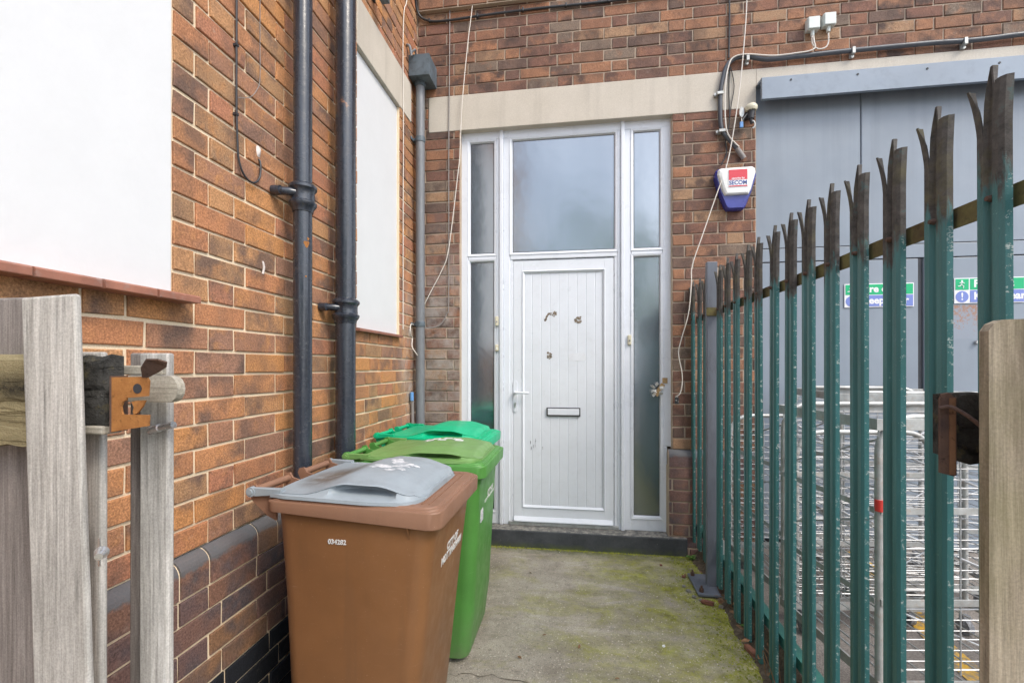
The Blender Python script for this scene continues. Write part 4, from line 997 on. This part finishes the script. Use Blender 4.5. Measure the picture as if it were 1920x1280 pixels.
# post: I-section with base plate
m = MB(); y0 = 2.885; xa, xb = 2.001, 2.062
m.box((xa, y0-.045, .02), (xb, y0-.010, 1.965))
po = m.build('fence_post', 'post_paint', fence, bevel=.004)
m = MB(); m.box((1.925, y0-.15, .008), (2.085, y0+.12, .022)); pb = m.build('base_plate', 'post_paint', po, bevel=.003)
for x, y in ((1.95, y0-.12), (1.95, y0+.09), (2.06, y0-.12)):
    m = MB(); m.cyl((x, y, .02), (x, y, .042), .012, n=6); m.cyl((x, y, .04), (x, y, .058), .006, n=8); m.build('anchor_bolt', 'rust_dark', pb)
m = MB(); m.box((xa-.004, y0-.05, 1.64), (xb+.004, y0-.0455, 1.69)); m.build('post_grime_cleat', 'rail_stained', po)
m = MB(); m.box((xb+.004, y0-.07, .19), (FX+.05, y0-.03, .30)); m.build('rail_cleat', 'galv_dull', po)

# ------------------------------------------------------------------ wheelie bins
def rrect(x0, x1, y0, y1, r, n=6):
    out = []
    for cx_, cy_, a in ((x1-r, y1-r, 0), (x0+r, y1-r, 90), (x0+r, y0+r, 180), (x1-r, y0+r, 270)):
        for i in range(n+1):
            t = R(a+90*i/n); out.append((cx_+r*math.cos(t), cy_+r*math.sin(t)))
    return out
def sst(a, b, x): t = max(0, min(1, (x-a)/(b-a))); return t*t*(3-2*t)
def wheelie(loc, rz, label, body, rim, lidm, bw=.265, bl=.30, H_=.90, drop=.012, lidlen=.505, full=False, sc=1.0, wy=1.0, wx=1.0, fl=0.0):
    root = empty('wheelie_bin', loc, label, 'wheelie bin', rz, 'wheelie bins along the side wall', local=True); root.scale = (wx, sc*wy, sc)
    # body: front faces +x, wheels and hinge at -x
    m = MB(); rings = []
    for z, xr, xf, yw, r in ((.006,-.18,.165+fl,.190,.045), (.030,-.215,.190+fl,.226,.05), (.20,-.228,.212+fl,.230,.055), (.60,-.245,.255+fl*.4,.238,.055), (.80,-.255,.278,.248,.055), (H_-.045,-.26,.292,.252,.055)):
        rings.append([(x, y, z) for x, y in rrect(xr, xf, -yw, yw, r)])
    m.loft(rings); m.build('bin_body', body, root)
    # rim: rolled collar, deeper towards the front corners
    m = MB(); prof = [(.0,-.036,1), (.014,-.036,1), (.0175,-.034,1), (.0195,-.004,0), (.0175,-.0005,0), (.010,.0,0), (.008,.005,0), (.0,.006,0), (-.003,.010,0), (-.03,.010,0), (-.034,-.02,0)]
    base = rrect(-.262, .296, -.255, .255, .040)
    rings = []
    for o_, z_, dd in prof:
        ring_ = []
        for x, y in base:
            rr = rrect
            cx_, cy_ = .015, 0; nx = x-cx_; ny = y
            # offset outward by o_ on a rounded rectangle
            sx = 1+o_/.277; sy = 1+o_/.252
            f_ = sst(.02, .24, x)
            zz = H_+z_-(.018*f_ if dd else 0)-drop*sst(-.3, .3, x)
            ring_.append((cx_+nx*sx, ny*sy, zz))
        rings.append(ring_)
    m.loft(rings, cap=False); m.build('bin_rim', rim, root)
    for xr_ in (.238, .262):
        m = MB(); m.prism([(xr_-.004, H_+.004-drop), (xr_-.002, H_+.0125-drop), (xr_+.002, H_+.0125-drop), (xr_+.004, H_+.004-drop)], lambda u, v, d: (u, d, v), -.215, .215); m.build('rim_ridge', rim, root)
    m = MB(); m.box((.205, -.235, H_-.012-drop), (.292, .235, H_+.0085-drop)); m.build('rim_ledge', rim, root, bevel=.004)
    m = MB(); m.add([(x, y, H_-.03) for x, y in base], [tuple(range(len(base)))])
    # gussets under the rim
    for y in (-.252, .252):
        s_ = 1 if y > 0 else -1
        m.prism([(.0, H_-.055), (.026, H_-.055), (.004, H_-.105), (.0, H_-.105)], lambda u, v, d: (.205+d, y-s_*.008+s_*u, v), 0, .006)
    m.build('rim_gusset', body, root)
    # lid with raised crown and moulded side grips
    m = MB(); NU, nt_ = 40, 30; x0 = -.265; x1 = x0+lidlen
    rows = []
    for i in range(NU+1):
        u = i/NU; x = x0+(x1-x0)*u
        hw = .270-.022*sst(.62, 1.0, u)-.012*(1-sst(0,.12,u)); 
        if u > .90: hw -= .075*((u-.90)/.10)**2
        up = sst(.20, .52, u)*(1-.70*sst(.70, .98, u))
        hs_ = .014+.040*up if not full else .014+.026*up
        ht = hs_+.010*sst(.05,.3,u)+(.004 if u < .95 else 0)
        if u > .97: hs_ *= .5; ht *= .55
        row = []
        lens = max(0, 1-((u-.62)/.215)**2)**.5 if abs(u-.62) < .215 else 0
        brim = .035+.020*up
        sidep = [(0,0,0), (.002,.010,0), (.006,.22*hs_+.004,.15), (.010,.40*hs_+.002,.85), (.014,.58*hs_,1), (.018,.74*hs_,.95), (.022,.86*hs_,.55), (.020,.95*hs_,.08), (.026,1.0*hs_,0), (.040,1.0*hs_+.0005,0)]
        left = []
        for o_, z_, s_ in sidep:
            ins = o_*brim/.040+lens*s_*.064
            left.append((-(hw-ins), z_-(lens*s_*.004)))
        yi = hw-brim-.004
        mid = []
        for j in range(13):
            v = -1+2*j/12; c_ = 1-abs(v)**4
            zz = hs_+(ht-hs_)*c_
            # recessed channel round the logo pad
            pad = sst(.30,.36,u)*(1-sst(.90,.94,u)); e_ = abs(abs(v)-.86)
            if e_ < .05: zz -= .0025*pad
            mid.append((v*yi*.995, zz))
        row = left+mid+[(-y, z) for y, z in reversed(left)]
        rows.append([(x, y, H_+.008+z-drop*sst(-.3,.3,x)) for y, z in row])
    n = len(rows[0])
    m.add([p for r_ in rows for p in r_], [(i*n+j, (i+1)*n+j, (i+1)*n+j+1, i*n+j+1) for i in range(NU) for j in range(n-1)], smooth=True)
    fr2 = [(p[0]+.004, p[1]*.99, H_+.006-drop) for p in rows[-1]]; m.add(rows[-1]+fr2, [(j, j+1, n+j+1, n+j) for j in range(n-1)])
    bk = [(p[0]-.004, p[1], H_+.006) for p in rows[0]]; m.add(rows[0]+bk, [(j+1, j, n+j, n+j+1) for j in range(n-1)])
    lid = m.build('bin_lid', lidm, root, fix=False)
    for s_ in (-1, 1):   # hinge arms
        m = MB(); yy = s_*.236
        m.loft([[(x0+.03, yy-.013, H_+.012), (x0+.03, yy+.013, H_+.012), (x0+.03, yy+.013, H_+.030), (x0+.03, yy-.013, H_+.030)], [(x0-.06, yy-.007+s_*.006, H_+.004), (x0-.06, yy+.007+s_*.006, H_+.004), (x0-.06, yy+.007+s_*.006, H_+.032), (x0-.06, yy-.007+s_*.006, H_+.032)], [(x0-.088, yy-.006+s_*.008, H_+.004), (x0-.088, yy+.006+s_*.008, H_+.004), (x0-.088, yy+.006+s_*.008, H_+.032), (x0-.088, yy-.006+s_*.008, H_+.032)]], smooth=False)
        m.cyl((x0-.080, yy+s_*.0, H_+.018), (x0-.080, yy+s_*.016, H_+.018), .016, n=18); m.cyl((x0-.080, yy+s_*.015, H_+.018), (x0-.080, yy+s_*.020, H_+.018), .009, n=14)
        m.build('hinge_arm', lidm, lid, bevel=.002)
    # rear handle bar with brackets, on the body
    m = MB(); hx_ = x0-.080
    m.cyl((hx_, -.218, H_+.018), (hx_, -.04, H_+.018), .0125, n=16); m.cyl((hx_, .04, H_+.018), (hx_, .218, H_+.018), .0125, n=16)
    for yy in (-.23, -.045, .045, .23):
        m.prism([(hx_-.020, H_+.018), (hx_-.014, H_+.034), (hx_+.006, H_+.038), (hx_+.018, H_+.020), (x0+.004, H_+.002), (x0+.004, H_-.075), (x0-.03, H_-.06), (hx_-.004, H_-.015)], lambda u, v, d: (u, d, v), yy-.004, yy+.004)
    m.build('bin_handle', rim, root, bevel=.002)
    for s_ in (-1, 1):
        m = MB(); m.cyl((-.245, s_*.205, .10), (-.245, s_*.25, .10), .10, n=36); wh = m.build('wheel', 'gasket', root, bevel=.01)
        m = MB(); m.cyl((-.245, s_*.251, .10), (-.245, s_*.256, .10), .055, n=24); m.build('wheel_hub', 'scuff', wh)
    m = MB(); m.cyl((-.245,-.24,.10), (-.245,.24,.10), .011, n=10); m.build('axle', 'galv_dull', root)
    return root, lid
def blob(cx_, cy_, r, seed, n=18, sq=1.0):
    rnd = random.Random(seed); a = [rnd.uniform(.6,1.15) for _ in range(n)]
    return [(cx_+r*sq*a[i]*math.cos(2*math.pi*i/n), cy_+r*a[i]*math.sin(2*math.pi*i/n)) for i in range(n)]
def lid_z(lid, x, y, H_=.9):      # height of the lid's top skin at (x, y)
    best = None
    for v in lid.data.vertices:
        d = (v.co.x-x)**2+(v.co.y-y)**2
        if best is None or d < best[0]: best = (d, v.co.z)
    return best[1]
# brown bin with the grey lid
TILT = (Matrix.Rotation(R(6.6), 4, 'Y') @ Euler((R(90),0,R(90))).to_matrix().to_4x4()).to_euler()
brown, blid = wheelie((.527, 1.545, 0), R(-1), 'brown wheelie bin with a grey lid and number 034282 on its side, nearest the gate', 'bin_brown', 'bin_brown_rim', 'lid_grey', lidlen=.50, H_=.915, wy=.93, wx=.975)
text('serial_number', '034282', .021, 'print_white', (-.035, -.2490, .79), (R(92.8),0,0), brown, 'CENTER', sx=1.0, bold=.0004, ext=.0012)
text('council_name', 'CITY OF\nNOTTINGHAM', .040, 'print_white', (.2672, .03, .70), TILT, brown, 'CENTER', sx=.95, bold=.0009, ext=.0006)
def print_on(lid, x, y, shape_pts, name='worn_print', mat='print_white'):
    z = lid_z(lid, x, y)
    m = MB(); n = len(shape_pts); V = [(a, b, lid_z(lid, a, b)+.0008) for a, b in shape_pts]
    m.add(V+[(x, y, z+.0010)], [(i, (i+1) % n, n) for i in range(n)]); return m.build(name, mat, lid)
for (x, y, r, sd_, sq) in ((.02,-.03,.030,1,1.5), (.055,.045,.034,2,.8), (.085,.0,.024,3,1.4), (.10,-.045,.020,4,.9), (.03,.085,.028,5,.7), (.115,.03,.016,6,1.5), (.07,-.075,.018,8,1.3)):
    print_on(blid, x, y, blob(x, y, r*1.1, sd_, sq=sq), mat='sticker')
# green bin
green, glid = wheelie((.520, 2.180, 0), R(0), 'mid green wheelie bin with faded green lid standing behind the brown one', 'bin_green', 'bin_green', 'lid_green', lidlen=.545, full=True, H_=.905, drop=.005, wy=.96, fl=.035)
text('council_name', 'CITY OF\nNOTTINGHAM', .040, 'print_white', (.2740, .06, .70), TILT, green, 'CENTER', sx=.95, bold=.0009, ext=.0006)
m = MB(); m.box((.268, -.16, .62), (.2725, -.10, .80)); m.build('worn_sticker', 'sticker', green)
for i, (x, y) in enumerate(((-.06,.09),(-.01,.09),(.05,.10),(.10,.09),(-.03,.04),(.03,.05),(.12,.05))):
    print_on(glid, x, y, [(x-.026,y-.02),(x-.004,y-.024),(x+.022,y-.016),(x+.016,y+.018),(x-.006,y+.012),(x-.022,y+.020)])
# emerald-lidded bin
em, elid = wheelie((.395, 2.78, 0), R(-2), 'wheelie bin with a bright emerald lid, hindmost, next to the left side pane', 'bin_green', 'lid_emerald', 'lid_emerald', lidlen=.53, full=False, H_=.905, drop=.004)

# ------------------------------------------------------------------ galvanised roll cages in the yard
def cage(loc, rz, label, W=.72, Dp=.66, Ht=1.12, hoop=.98, step=.038, clip=False, flat=True):
    root = empty('roll_cage', loc, label, 'roll cage', rz, 'galvanised wire cages behind the railings', local=True)
    r = .0125
    def hoopf(y, nm):
        m = MB(); c = .12; pts = [(0,y,.10),(0,y,Ht-c)]
        for i in range(1, 6): t = math.pi/2*i/6; pts.append((c-c*math.cos(t), y, Ht-c+c*math.sin(t)))
        pts.append((c,y,Ht)); pts.append((W-c,y,Ht))
        for i in range(1, 6): t = math.pi/2*i/6; pts.append((W-c+c*math.sin(t), y, Ht-c+c*math.cos(t)))
        pts += [(W,y,Ht-c),(W,y,.10)]
        m.tube(pts, r, 10, 1); m.build(nm, 'galv_dull', root)
    hoopf(0, 'end_frame'); hoopf(Dp, 'end_frame')
    def panel(fn, L, n_v, zt, sk=()):
        m = MB(); z = .17; i = 0
        while z < zt:
            rr = .0021 if i % 6 else .0032
            if not (i % 13 in sk): m.tube([fn(0, z), fn(L, z)], rr, 6, 1)
            z += step*(1 if i % 3 else .8); i += 1
        for k in range(n_v+1): u = L*k/n_v; m.tube([fn(u, .15), fn(u, zt)], .0034, 6, 1)
        return m
    panel(lambda u, z: (u, 0, z), W, 3, Ht-.03, (11,)).build('wire_panel', 'galv', root)
    panel(lambda u, z: (u, Dp, z), W, 3, Ht-.03, (9,)).build('wire_panel', 'galv', root)
    panel(lambda u, z: (0, u, z), Dp, 2, Ht-.12, (12,)).build('wire_panel', 'galv', root)
    panel(lambda u, z: (W, u, z), Dp, 2, Ht-.12, (12,)).build('wire_panel', 'galv', root)
    m = MB()
    for z0 in (.22,.5,.78):
        m.tube([(.01,.008,z0+.18),(W*.5,.008,z0)], .004, 6, 1); m.tube([(W-.01,.008,z0+.16),(W*.62,.008,z0+.02)], .004, 6, 1)
        m.tube([(.008,.01,z0+.2),(.008,Dp,z0)], .004, 6, 1)
    m.build('brace_rods', 'galv', root)
    m = MB()
    for z in (.40,.72): m.box((-.004,-.016,z), (W+.004,-.012,z+.024)); m.box((-.016,0,z), (-.012,Dp,z+.022))
    if flat:
        m.box((-.02,-.018,Ht-.045), (W+.02,-.013,Ht-.005)); m.box((-.018,-.013,Ht-.045), (-.013,Dp+.02,Ht-.005)); m.box((-.02,Dp+.013,Ht-.045), (W+.02,Dp+.018,Ht-.005))
    m.build('flat_bar', 'galv_dull', root, bevel=.001)
    m = MB()
    for i in range(9): m.tube([(W*i/8,0,.112),(W*i/8,Dp,.112)], .0035, 6, 1)
    m.box((-.012,-.012,.098), (W+.012,-.004,.135)); m.box((-.012,Dp+.004,.098), (W+.012,Dp+.012,.135)); m.box((-.012,-.004,.098), (-.004,Dp+.004,.135)); m.box((W+.004,-.004,.098), (W+.012,Dp+.004,.135))
    m.build('base_tray', 'galv_dull', root)
    for x in (.06, W-.06):
        for y in (.06, Dp-.06):
            m = MB(); m.cyl((x-.012,y,.035), (x+.012,y,.035), .035, n=20); m.box((x-.018,y-.012,.035), (x+.018,y+.012,.09)); m.build('castor', 'scuff', root, bevel=.003)
    if clip:
        for k in (0, 1):
            m = MB(); m.cyl((.034*k,-.004,.73), (.034*k,-.004,.770), .0155, n=14); m.build('red_clip', 'red_plastic', root)
        m = MB(); m.box((W-.10,-.02,Ht-.0), (W-.06,.01,Ht+.05)); m.build('red_cap', 'red_plastic', root, bevel=.002)
    return root
cage((2.255, 2.30, .10), R(6), 'galvanised wire cage closest to the mossy path, its rounded hoop seen between the middle pales', W=.62, Dp=.70, Ht=.93, flat=False)
cage((2.62, 2.62, .10), R(-4), 'taller galvanised wire cage with flat top bars close to the grey doors', W=.72, Dp=.62, Ht=1.10)
cage((2.285, 1.76, .10), R(8), 'galvanised wire cage with red clips on its corner tube, between the two nearest pales', W=.86, Dp=.56, Ht=1.06, clip=True)

# ------------------------------------------------------------------ timber gate at the left
def plank(mb, a, b, Q=None): mb.box(a, b, Q)
gt = empty('timber_gate', (.4, .6, 0), 'weathered grey timber gate with a rusty latch hanging open at the left', 'gate')
# near board, leaning slightly
m = MB(); Q = Matrix.Translation((.443,.552,.881)) @ Matrix.Rotation(R(-2.4), 4, 'Y')
m.box((0,0,-.90), (.095,.010,.560), Q); m.build('gate_board', 'wood_grey', gt, bevel=.004)
m = MB(); m.box((.24,.612,0), (.432,.624,1.452)); m.build('gate_board', 'wood_dark', gt, bevel=.004)
m = MB(); m.box((.08,.612,0), (.236,.624,1.448)); m.build('gate_board', 'wood_grey', gt, bevel=.004)
m = MB(); m.box((.405,.613,0), (.484,.625,1.362)); m.build('gate_board', 'wood_grey', gt, bevel=.003)
random.seed(31)
m = MB(); rr = []
for i in range(8):
    x = .449+(.529-.449)*i/7; e = random.uniform(-.004,.004); e2 = random.uniform(-.003,.003); k_ = 0 if x > .44 else -.022
    rr.append([(x, y, z) for y, z in ((.583,1.251+e+k_),(.611,1.250+e+k_),(.611,1.352+e2),(.592,1.355+e2),(.581,1.344+e2),(.580,1.31+e),(.584,1.303),(.580,1.285+e2))])
m.loft(rr, smooth=False); rt = m.build('gate_rail', 'wood_rotten', gt); rt['label'] = 'black rotten rail end with moss'
m = MB(); rr = []
for i in range(14):
    x = .10+(.447-.10)*i/13; e = random.uniform(-.003,.003); e2 = random.uniform(-.002,.002)
    rr.append([(x, y, z) for y, z in ((.572,1.218+e),(.611,1.216+e),(.611,1.352+e2),(.580,1.357+e2),(.571,1.348+e2),(.572,1.29+e),(.575,1.285),(.571,1.27+e2))])
m.loft(rr, smooth=False); m.build('gate_rail', 'wood_halfrot', gt)
m = MB(); m.box((.30,.580,1.236), (.528,.611,1.2495)); m.build('pale_rail_splinter', 'wood_rail', gt, bevel=.003)
# latch plate: bent steel with two holes and an open claw
x0, x1, z0, z1 = .549, .611, 1.242, 1.323
m = MB(); F = lambda u, v, d: (u, .575+d, v)
m.prism([(x0,z0),(.611,1.252),(.612,1.268),(x0,1.268)], F, 0, .003)                              # foot
m.prism([(x0,1.2681),(.568,1.2681),(.566,1.272),(.565,1.280),(.568,1.287),(.574,1.2895),(.574,1.296),(x0,1.296)], F, 0, .003)   # back of the big hole
m.prism([(.587,1.2681),(.592,1.270),(.601,1.280),(.606,1.2895),(.590,1.2885),(.5825,1.287),(.587,1.279),(.585,1.272)], F, 0, .003)     # hooked tooth
m.prism([(x0,1.2961),(.574,1.2961),(.5741,1.2925),(.610,1.2955),(.612,1.318),(.608,1.324),(x0,1.323)], F, 0, .003)
lt = m.build('latch_plate', 'rust', gt)
m = MB(); m.box((.5455,.575,1.241), (.5488,.600,1.325)); m.build('latch_flange', 'rust_dark', lt)
m = MB(); m.cyl((.5935,.5743,1.3065), (.5935,.5748,1.3065), .0072, n=24); m.build('latch_hole', 'shutter_dark', lt)
m = MB(); m.loft([[(.604,.572,1.3245),(.612,.574,1.3245),(.612,.574,1.3225),(.604,.572,1.3225)], [(.613,.562,1.338),(.628,.575,1.332),(.628,.575,1.330),(.613,.562,1.336)], [(.626,.558,1.350),(.642,.575,1.340),(.642,.575,1.338),(.626,.558,1.348)], [(.643,.560,1.350),(.648,.570,1.346),(.648,.570,1.344),(.643,.560,1.348)]], smooth=False); m.build('latch_tongue', 'rust_dark', lt)

# gate stop: two battens fixed up the wall side, with a rounded rail end
gp = empty('gate_post', (.54, .68, 0), 'pair of grey battens with a rounded rail end, standing by the latch', 'post')
m = MB(); m.box((.470,.672,0), (.506,.684,1.362)); m.build('batten', 'wood_dark', gp, bevel=.003)
m = MB(); m.box((.508,.655,0), (.562,.668,1.361)); m.build('batten', 'wood_grey', gp, bevel=.003)
m = MB(); rr = .0205; xe = .610
pts = [(.50,rr),(xe,rr)]+[(xe+.017*math.sin(t), rr*math.cos(t)) for t in [math.pi*i/8 for i in range(1,8)]]+[(xe,-rr),(.50,-rr)]
m.prism(pts, lambda u, v, d: (u, .608+d, 1.304+v), 0, .014); m.build('rounded_rail_end', 'wood_rail', gp, bevel=.005)
m = MB(); m.box((.44,.626,1.3255), (.580,.636,1.3405)); m.build('thin_rail', 'wood_rail', gp, bevel=.002)
m = MB(); m.cyl((.541,.648,1.235), (.584,.644,1.2445), .0055, n=12); m.cyl((.537,.648,1.2335), (.556,.646,1.2385), .0072, .0065, n=12); m.build('hinge_pin', 'metal_bright', gp)
tk = MB(); tk.cyl((.562,.551,1.075), (.570,.540,1.073), .009, .005, n=12); tk.box((.557,.5495,1.055), (.560,.551,1.095)); tk.build('gate_bolt', 'metal_bright', gt)

# ------------------------------------------------------------------ right-hand gate post, rotten rail and rusty catch
rp = empty('gate_post', (1.72, .56, 0), 'broad weathered brown timber post at the right edge, in front of the railings', 'post')
m = MB(); m.prism([(1.668,0),(1.80,0),(1.80,1.392),(1.682,1.389),(1.673,1.385),(1.668,1.377)], lambda u, v, d: (u, d, v), .55, .562); m.build('post_board', 'wood_post', rp, bevel=.003)
m = MB(); m.box((1.76,.562,0), (1.83,.66,1.36)); m.build('post_core', 'wood_dark', rp, bevel=.004)
m = MB(); rr = [[(x, y, z) for y, z in ((.60,1.224+e),(.64,1.226+e),(.64,1.306-e*.4),(.60,1.309-e*.4))] for x, e in ((1.677,.004),(1.69,-.001),(1.71,.003),(1.765,.0))]
m.loft(rr, smooth=False); rl = m.build('rotten_rail', 'wood_rotten', rp, bevel=.003)
m = MB(); m.prism([(1.655,1.214),(1.670,1.210),(1.670,1.303),(1.664,1.308),(1.657,1.3065),(1.655,1.300)], lambda u, v, d: (u, d, v), .597, .600); m.box((1.6705,.597,1.211), (1.6725,.606,1.303)); ct = m.build('rusty_catch', 'rust_dark', rp, bevel=.0008)
m = MB(); m.box((1.664,.5955,1.2125), (1.670,.5968,1.302)); m.build('catch_edge', 'rust_mid', ct)
m = MB(); m.tube([(1.652,.594,1.290),(1.661,.590,1.292),(1.672,.580,1.282),(1.684,.565,1.262)], .0022, 8); m.build('bent_nail', 'rust_dark', rp)

# loose grit and moss clumps on the slab
def scatter(name, mat, n, fn, smin, smax, flat, label, cat):
    rnd = random.Random(len(name)); m = MB()
    for _ in range(n):
        p = fn(rnd)
        if p is None: continue
        s_ = rnd.uniform(smin, smax)*rnd.uniform(.5, 1); a0 = rnd.uniform(0, 6.28)
        V = [(p[0]+s_*math.cos(a0+t)*rnd.uniform(.6,1.2), p[1]+s_*math.sin(a0+t)*rnd.uniform(.6,1.2), p[2]-.0005) for t in (0,1.26,2.51,3.77,5.03)]+[(p[0], p[1], p[2]+s_*flat)]
        m.add(V, [(0,1,5),(1,2,5),(2,3,5),(3,4,5),(4,0,5)])
    o = m.build(name, mat, None, fix=False); return tag(o, label, cat, kind='stuff')
scatter('grit', 'grit_pale', 5200, lambda r: (r.uniform(.3,2.05), r.triangular(.6,3.28,1.7), 0), .0016, .0058, .7, 'pale loose grit strewn over the mossy concrete', 'grit')
scatter('dark_grit', 'stone', 3800, lambda r: (r.uniform(.3,2.05), r.triangular(.6,3.28,1.7), 0), .0014, .0050, .7, 'dark loose grit strewn over the mossy concrete', 'grit')
scatter('moss', 'moss_clump', 5200, lambda r: (2.06-abs(r.gauss(0,.10)), r.uniform(.6,3.3), 0) if r.random() < .8 else (r.uniform(.6,2.0), 3.308-abs(r.gauss(0,.012)), 0), .003, .009, .9, 'bright green moss thick along the foot of the railings and the step', 'moss')
# ------------------------------------------------------------------ litter, rubble and weeds along the railings
random.seed(12)
def lump(name, x, y, z, s, mat, label, group, sq=(1,1,.6)):
    bm = bmesh.new(); bmesh.ops.create_icosphere(bm, subdivisions=2, radius=1)
    for v in bm.verts:
        q_ = Vector([math.copysign(abs(c_)**.45, c_) for c_ in v.co])*.8*random.uniform(.86, 1.1); v.co = Vector((q_.x*sq[0], q_.y*sq[1], q_.z*sq[2]))*s
    me = bpy.data.meshes.new(name); bm.to_mesh(me); bm.free(); me.materials.append(M[mat])
    o = bpy.data.objects.new(name, me); col.objects.link(o); o.location = (x, y, z); o.rotation_euler = (0, 0, random.uniform(0, 3))
    return tag(o, label, 'stone' if mat == 'stone' else 'brick fragment', group)
lump('brick_fragment', 1.787, 3.138, .006, .011, 'rubble', 'tiny red brick fragment alone on the concrete just in front of the step', 'brick fragments on the concrete')
lump('brick_fragment', 1.898, 2.985, .007, .014, 'rubble', 'small orange brick fragment on the moss left of the post base plate', 'brick fragments on the concrete')
lump('brick_fragment', 1.955, 2.665, .012, .03, 'rubble', 'long brown brick fragment lying at the foot of the post base plate', 'brick fragments on the concrete', (.5,1.5,.5))
lump('brick_fragment', 2.035, 2.245, .012, .034, 'rubble', 'flat red brick fragment at the moss edge under the middle pales', 'brick fragments on the concrete', (.6,1.5,.4))
lump('white_chip', 1.640, 2.235, .004, .008, 'sign_white', 'small white chip on the mossy concrete between bins and railings', 'brick fragments on the concrete')
for i, (x, y, s) in enumerate(((1.885,2.80,.016),(1.90,2.735,.014),(1.872,2.86,.012),(1.93,2.70,.013),(2.02,2.64,.015))):
    lump('stone', x, y, s*.4, s, 'stone', 'grey stone chip lying at the edge of the post base plate', 'stone chips round the post base plate')
def leaf(x, y, z, s, mat='leaf_dead', name='dead_leaf', label='curled brown dead leaf among the litter under the railings', group='dead leaves under the railings'):
    m = MB(); c = random.uniform(.2,.6); P = [(-1,0),(-.5,.42),(.1,.5),(.6,.3),(1,0)]
    V = [(a*s, b*s, c*s*b*b*2) for a, b in P]+[(a*s, -b*s*.9, c*s*b*b*2) for a, b in P[1:-1]]+[(a*s, 0, 0) for a in (-.5,.1,.6)]
    m.add(V, [(0,8,1),(8,9,2,1),(9,10,3,2),(10,4,3),(0,5,8),(5,6,9,8),(6,7,10,9),(7,4,10)])
    o = m.build(name, mat, None, fix=False); o.location = (x, y, z); o.rotation_euler = (random.uniform(-.5,.5), random.uniform(-.5,.5), random.uniform(0, 6.3))
    return tag(o, label, 'leaf', group)
for i in range(34):
    y = random.uniform(1.7, 2.75); leaf(random.uniform(2.0, 2.11), y, random.uniform(.03, .07), random.uniform(.012, .028))
for i in range(8): leaf(random.uniform(1.90,2.06), random.uniform(2.95,3.25), .012, random.uniform(.008,.016), label='small brown dead leaf on the concrete between step and post', group='dead leaves by the step')
for i, (x, y) in enumerate(((.97,2.05),(1.07,2.24),(1.24,2.17),(.93,2.9),(1.40,1.97))):
    leaf(x, y, .006, .012, label='speck of dark leaf lying on the open concrete', group='leaf specks on the concrete')
def weed(x, y, n, s, label):
    root = empty('weed', (x, y, 0), label, 'weed', group='weeds at the wall and railings', local=True)
    m = MB()
    for i in range(n):
        a = random.uniform(0, 6.28); t = random.uniform(.3,1.1); L = s*random.uniform(.5,1)
        dx_, dy_ = math.cos(a), math.sin(a); px1 = Vector((dx_*L*math.sin(t)*.6, dy_*L*math.sin(t)*.6, L*math.cos(t)*.8)); px2 = px1+Vector((dx_*L*.45, dy_*L*.45, -L*.05)); sd = Vector((-dy_, dx_, 0))*L*.20
        m.add([(0,0,0), px1+sd, px2, px1-sd, px1*.5+Vector((0,0,.002))], [(0,3,2,1)])
    m.build('leaves', 'leaf_green', root, fix=False)
    m = MB(); m.cyl((0,0,-.01), (0,0,s*.3), .002, .001, n=6); m.build('stem', 'leaf_green', root)
weed(2.015, 3.255, 16, .05, 'small green weed at the right end of the black step')
weed(2.0, 3.30, 10, .035, 'smaller green weed tight against the brick beside the step')
weed(2.085, 2.42, 10, .06, 'thin green weed growing between the pales above the moss')
# trailing dead stems
for i in range(10):
    y = random.uniform(1.75,2.7); x = random.uniform(2.03,2.1)
    cable('twig', [(x,y,.03),(x-.02+random.uniform(-.02,.03),y+random.uniform(-.05,.05),random.uniform(.08,.16)),(x+random.uniform(-.03,.03),y+random.uniform(-.1,.1),random.uniform(.02,.1))], .0016, 'leaf_dead', 'thin dry brown stem arching in the litter below the railings', 'stem', 5, 4, 'dry stems below the railings')

# ------------------------------------------------------------------ trees across the yard behind the viewer (the door glass reflects them)
def tree(x, y, h, seed, label):
    rnd = random.Random(seed); root = empty('broadleaf_tree', (x, y, 0), label, 'tree', group='trees across the yard', local=True)
    m = MB(); m.tube([(0,0,-.1),(.1,.05,h*.3),(-.05,.1,h*.6),(.05,0,h*.85)], h*.022, 10)
    for i in range(7):
        a = rnd.uniform(0, 6.28); z = h*rnd.uniform(.3,.65); m.tube([(0,0,z),(math.cos(a)*h*.12, math.sin(a)*h*.12, z+h*.1),(math.cos(a)*h*.25, math.sin(a)*h*.25, z+h*.22)], h*.007, 6)
    m.build('trunk', 'wood_dark', root)
    m = MB()
    cl = [(rnd.gauss(0,h*.17), rnd.gauss(0,h*.17), h*rnd.uniform(.42,.95), h*rnd.uniform(.09,.17)) for _ in range(26)]
    for cx_, cy_, cz_, r in cl:
        for _ in range(170):
            d = Vector((rnd.gauss(0,1), rnd.gauss(0,1), rnd.gauss(0,1))).normalized()*r*rnd.uniform(.6,1.05); p = Vector((cx_,cy_,cz_))+d
            q = Euler((rnd.uniform(0,6), rnd.uniform(0,6), rnd.uniform(0,6))).to_matrix(); s_ = rnd.uniform(.07,.14)
            m.add([p+q @ Vector((-s_,0,0)), p+q @ Vector((0,-s_*.6,0)), p+q @ Vector((s_,0,0)), p+q @ Vector((0,s_*.6,0))], [(0,1,2,3)])
    m.build('crown', 'leaf_green', root, fix=False)
tree(-1.5, -13, 6.0, 1, 'broad leafy tree across the yard, smallest of the four')
tree(3.5, -15, 8.0, 2, 'broad leafy tree across the yard, straight behind the door axis')
tree(8.0, -14, 7.0, 3, 'broad leafy tree across the yard, over the service yard side')
tree(13.0, -16, 8.5, 4, 'tallest broad leafy tree across the yard')
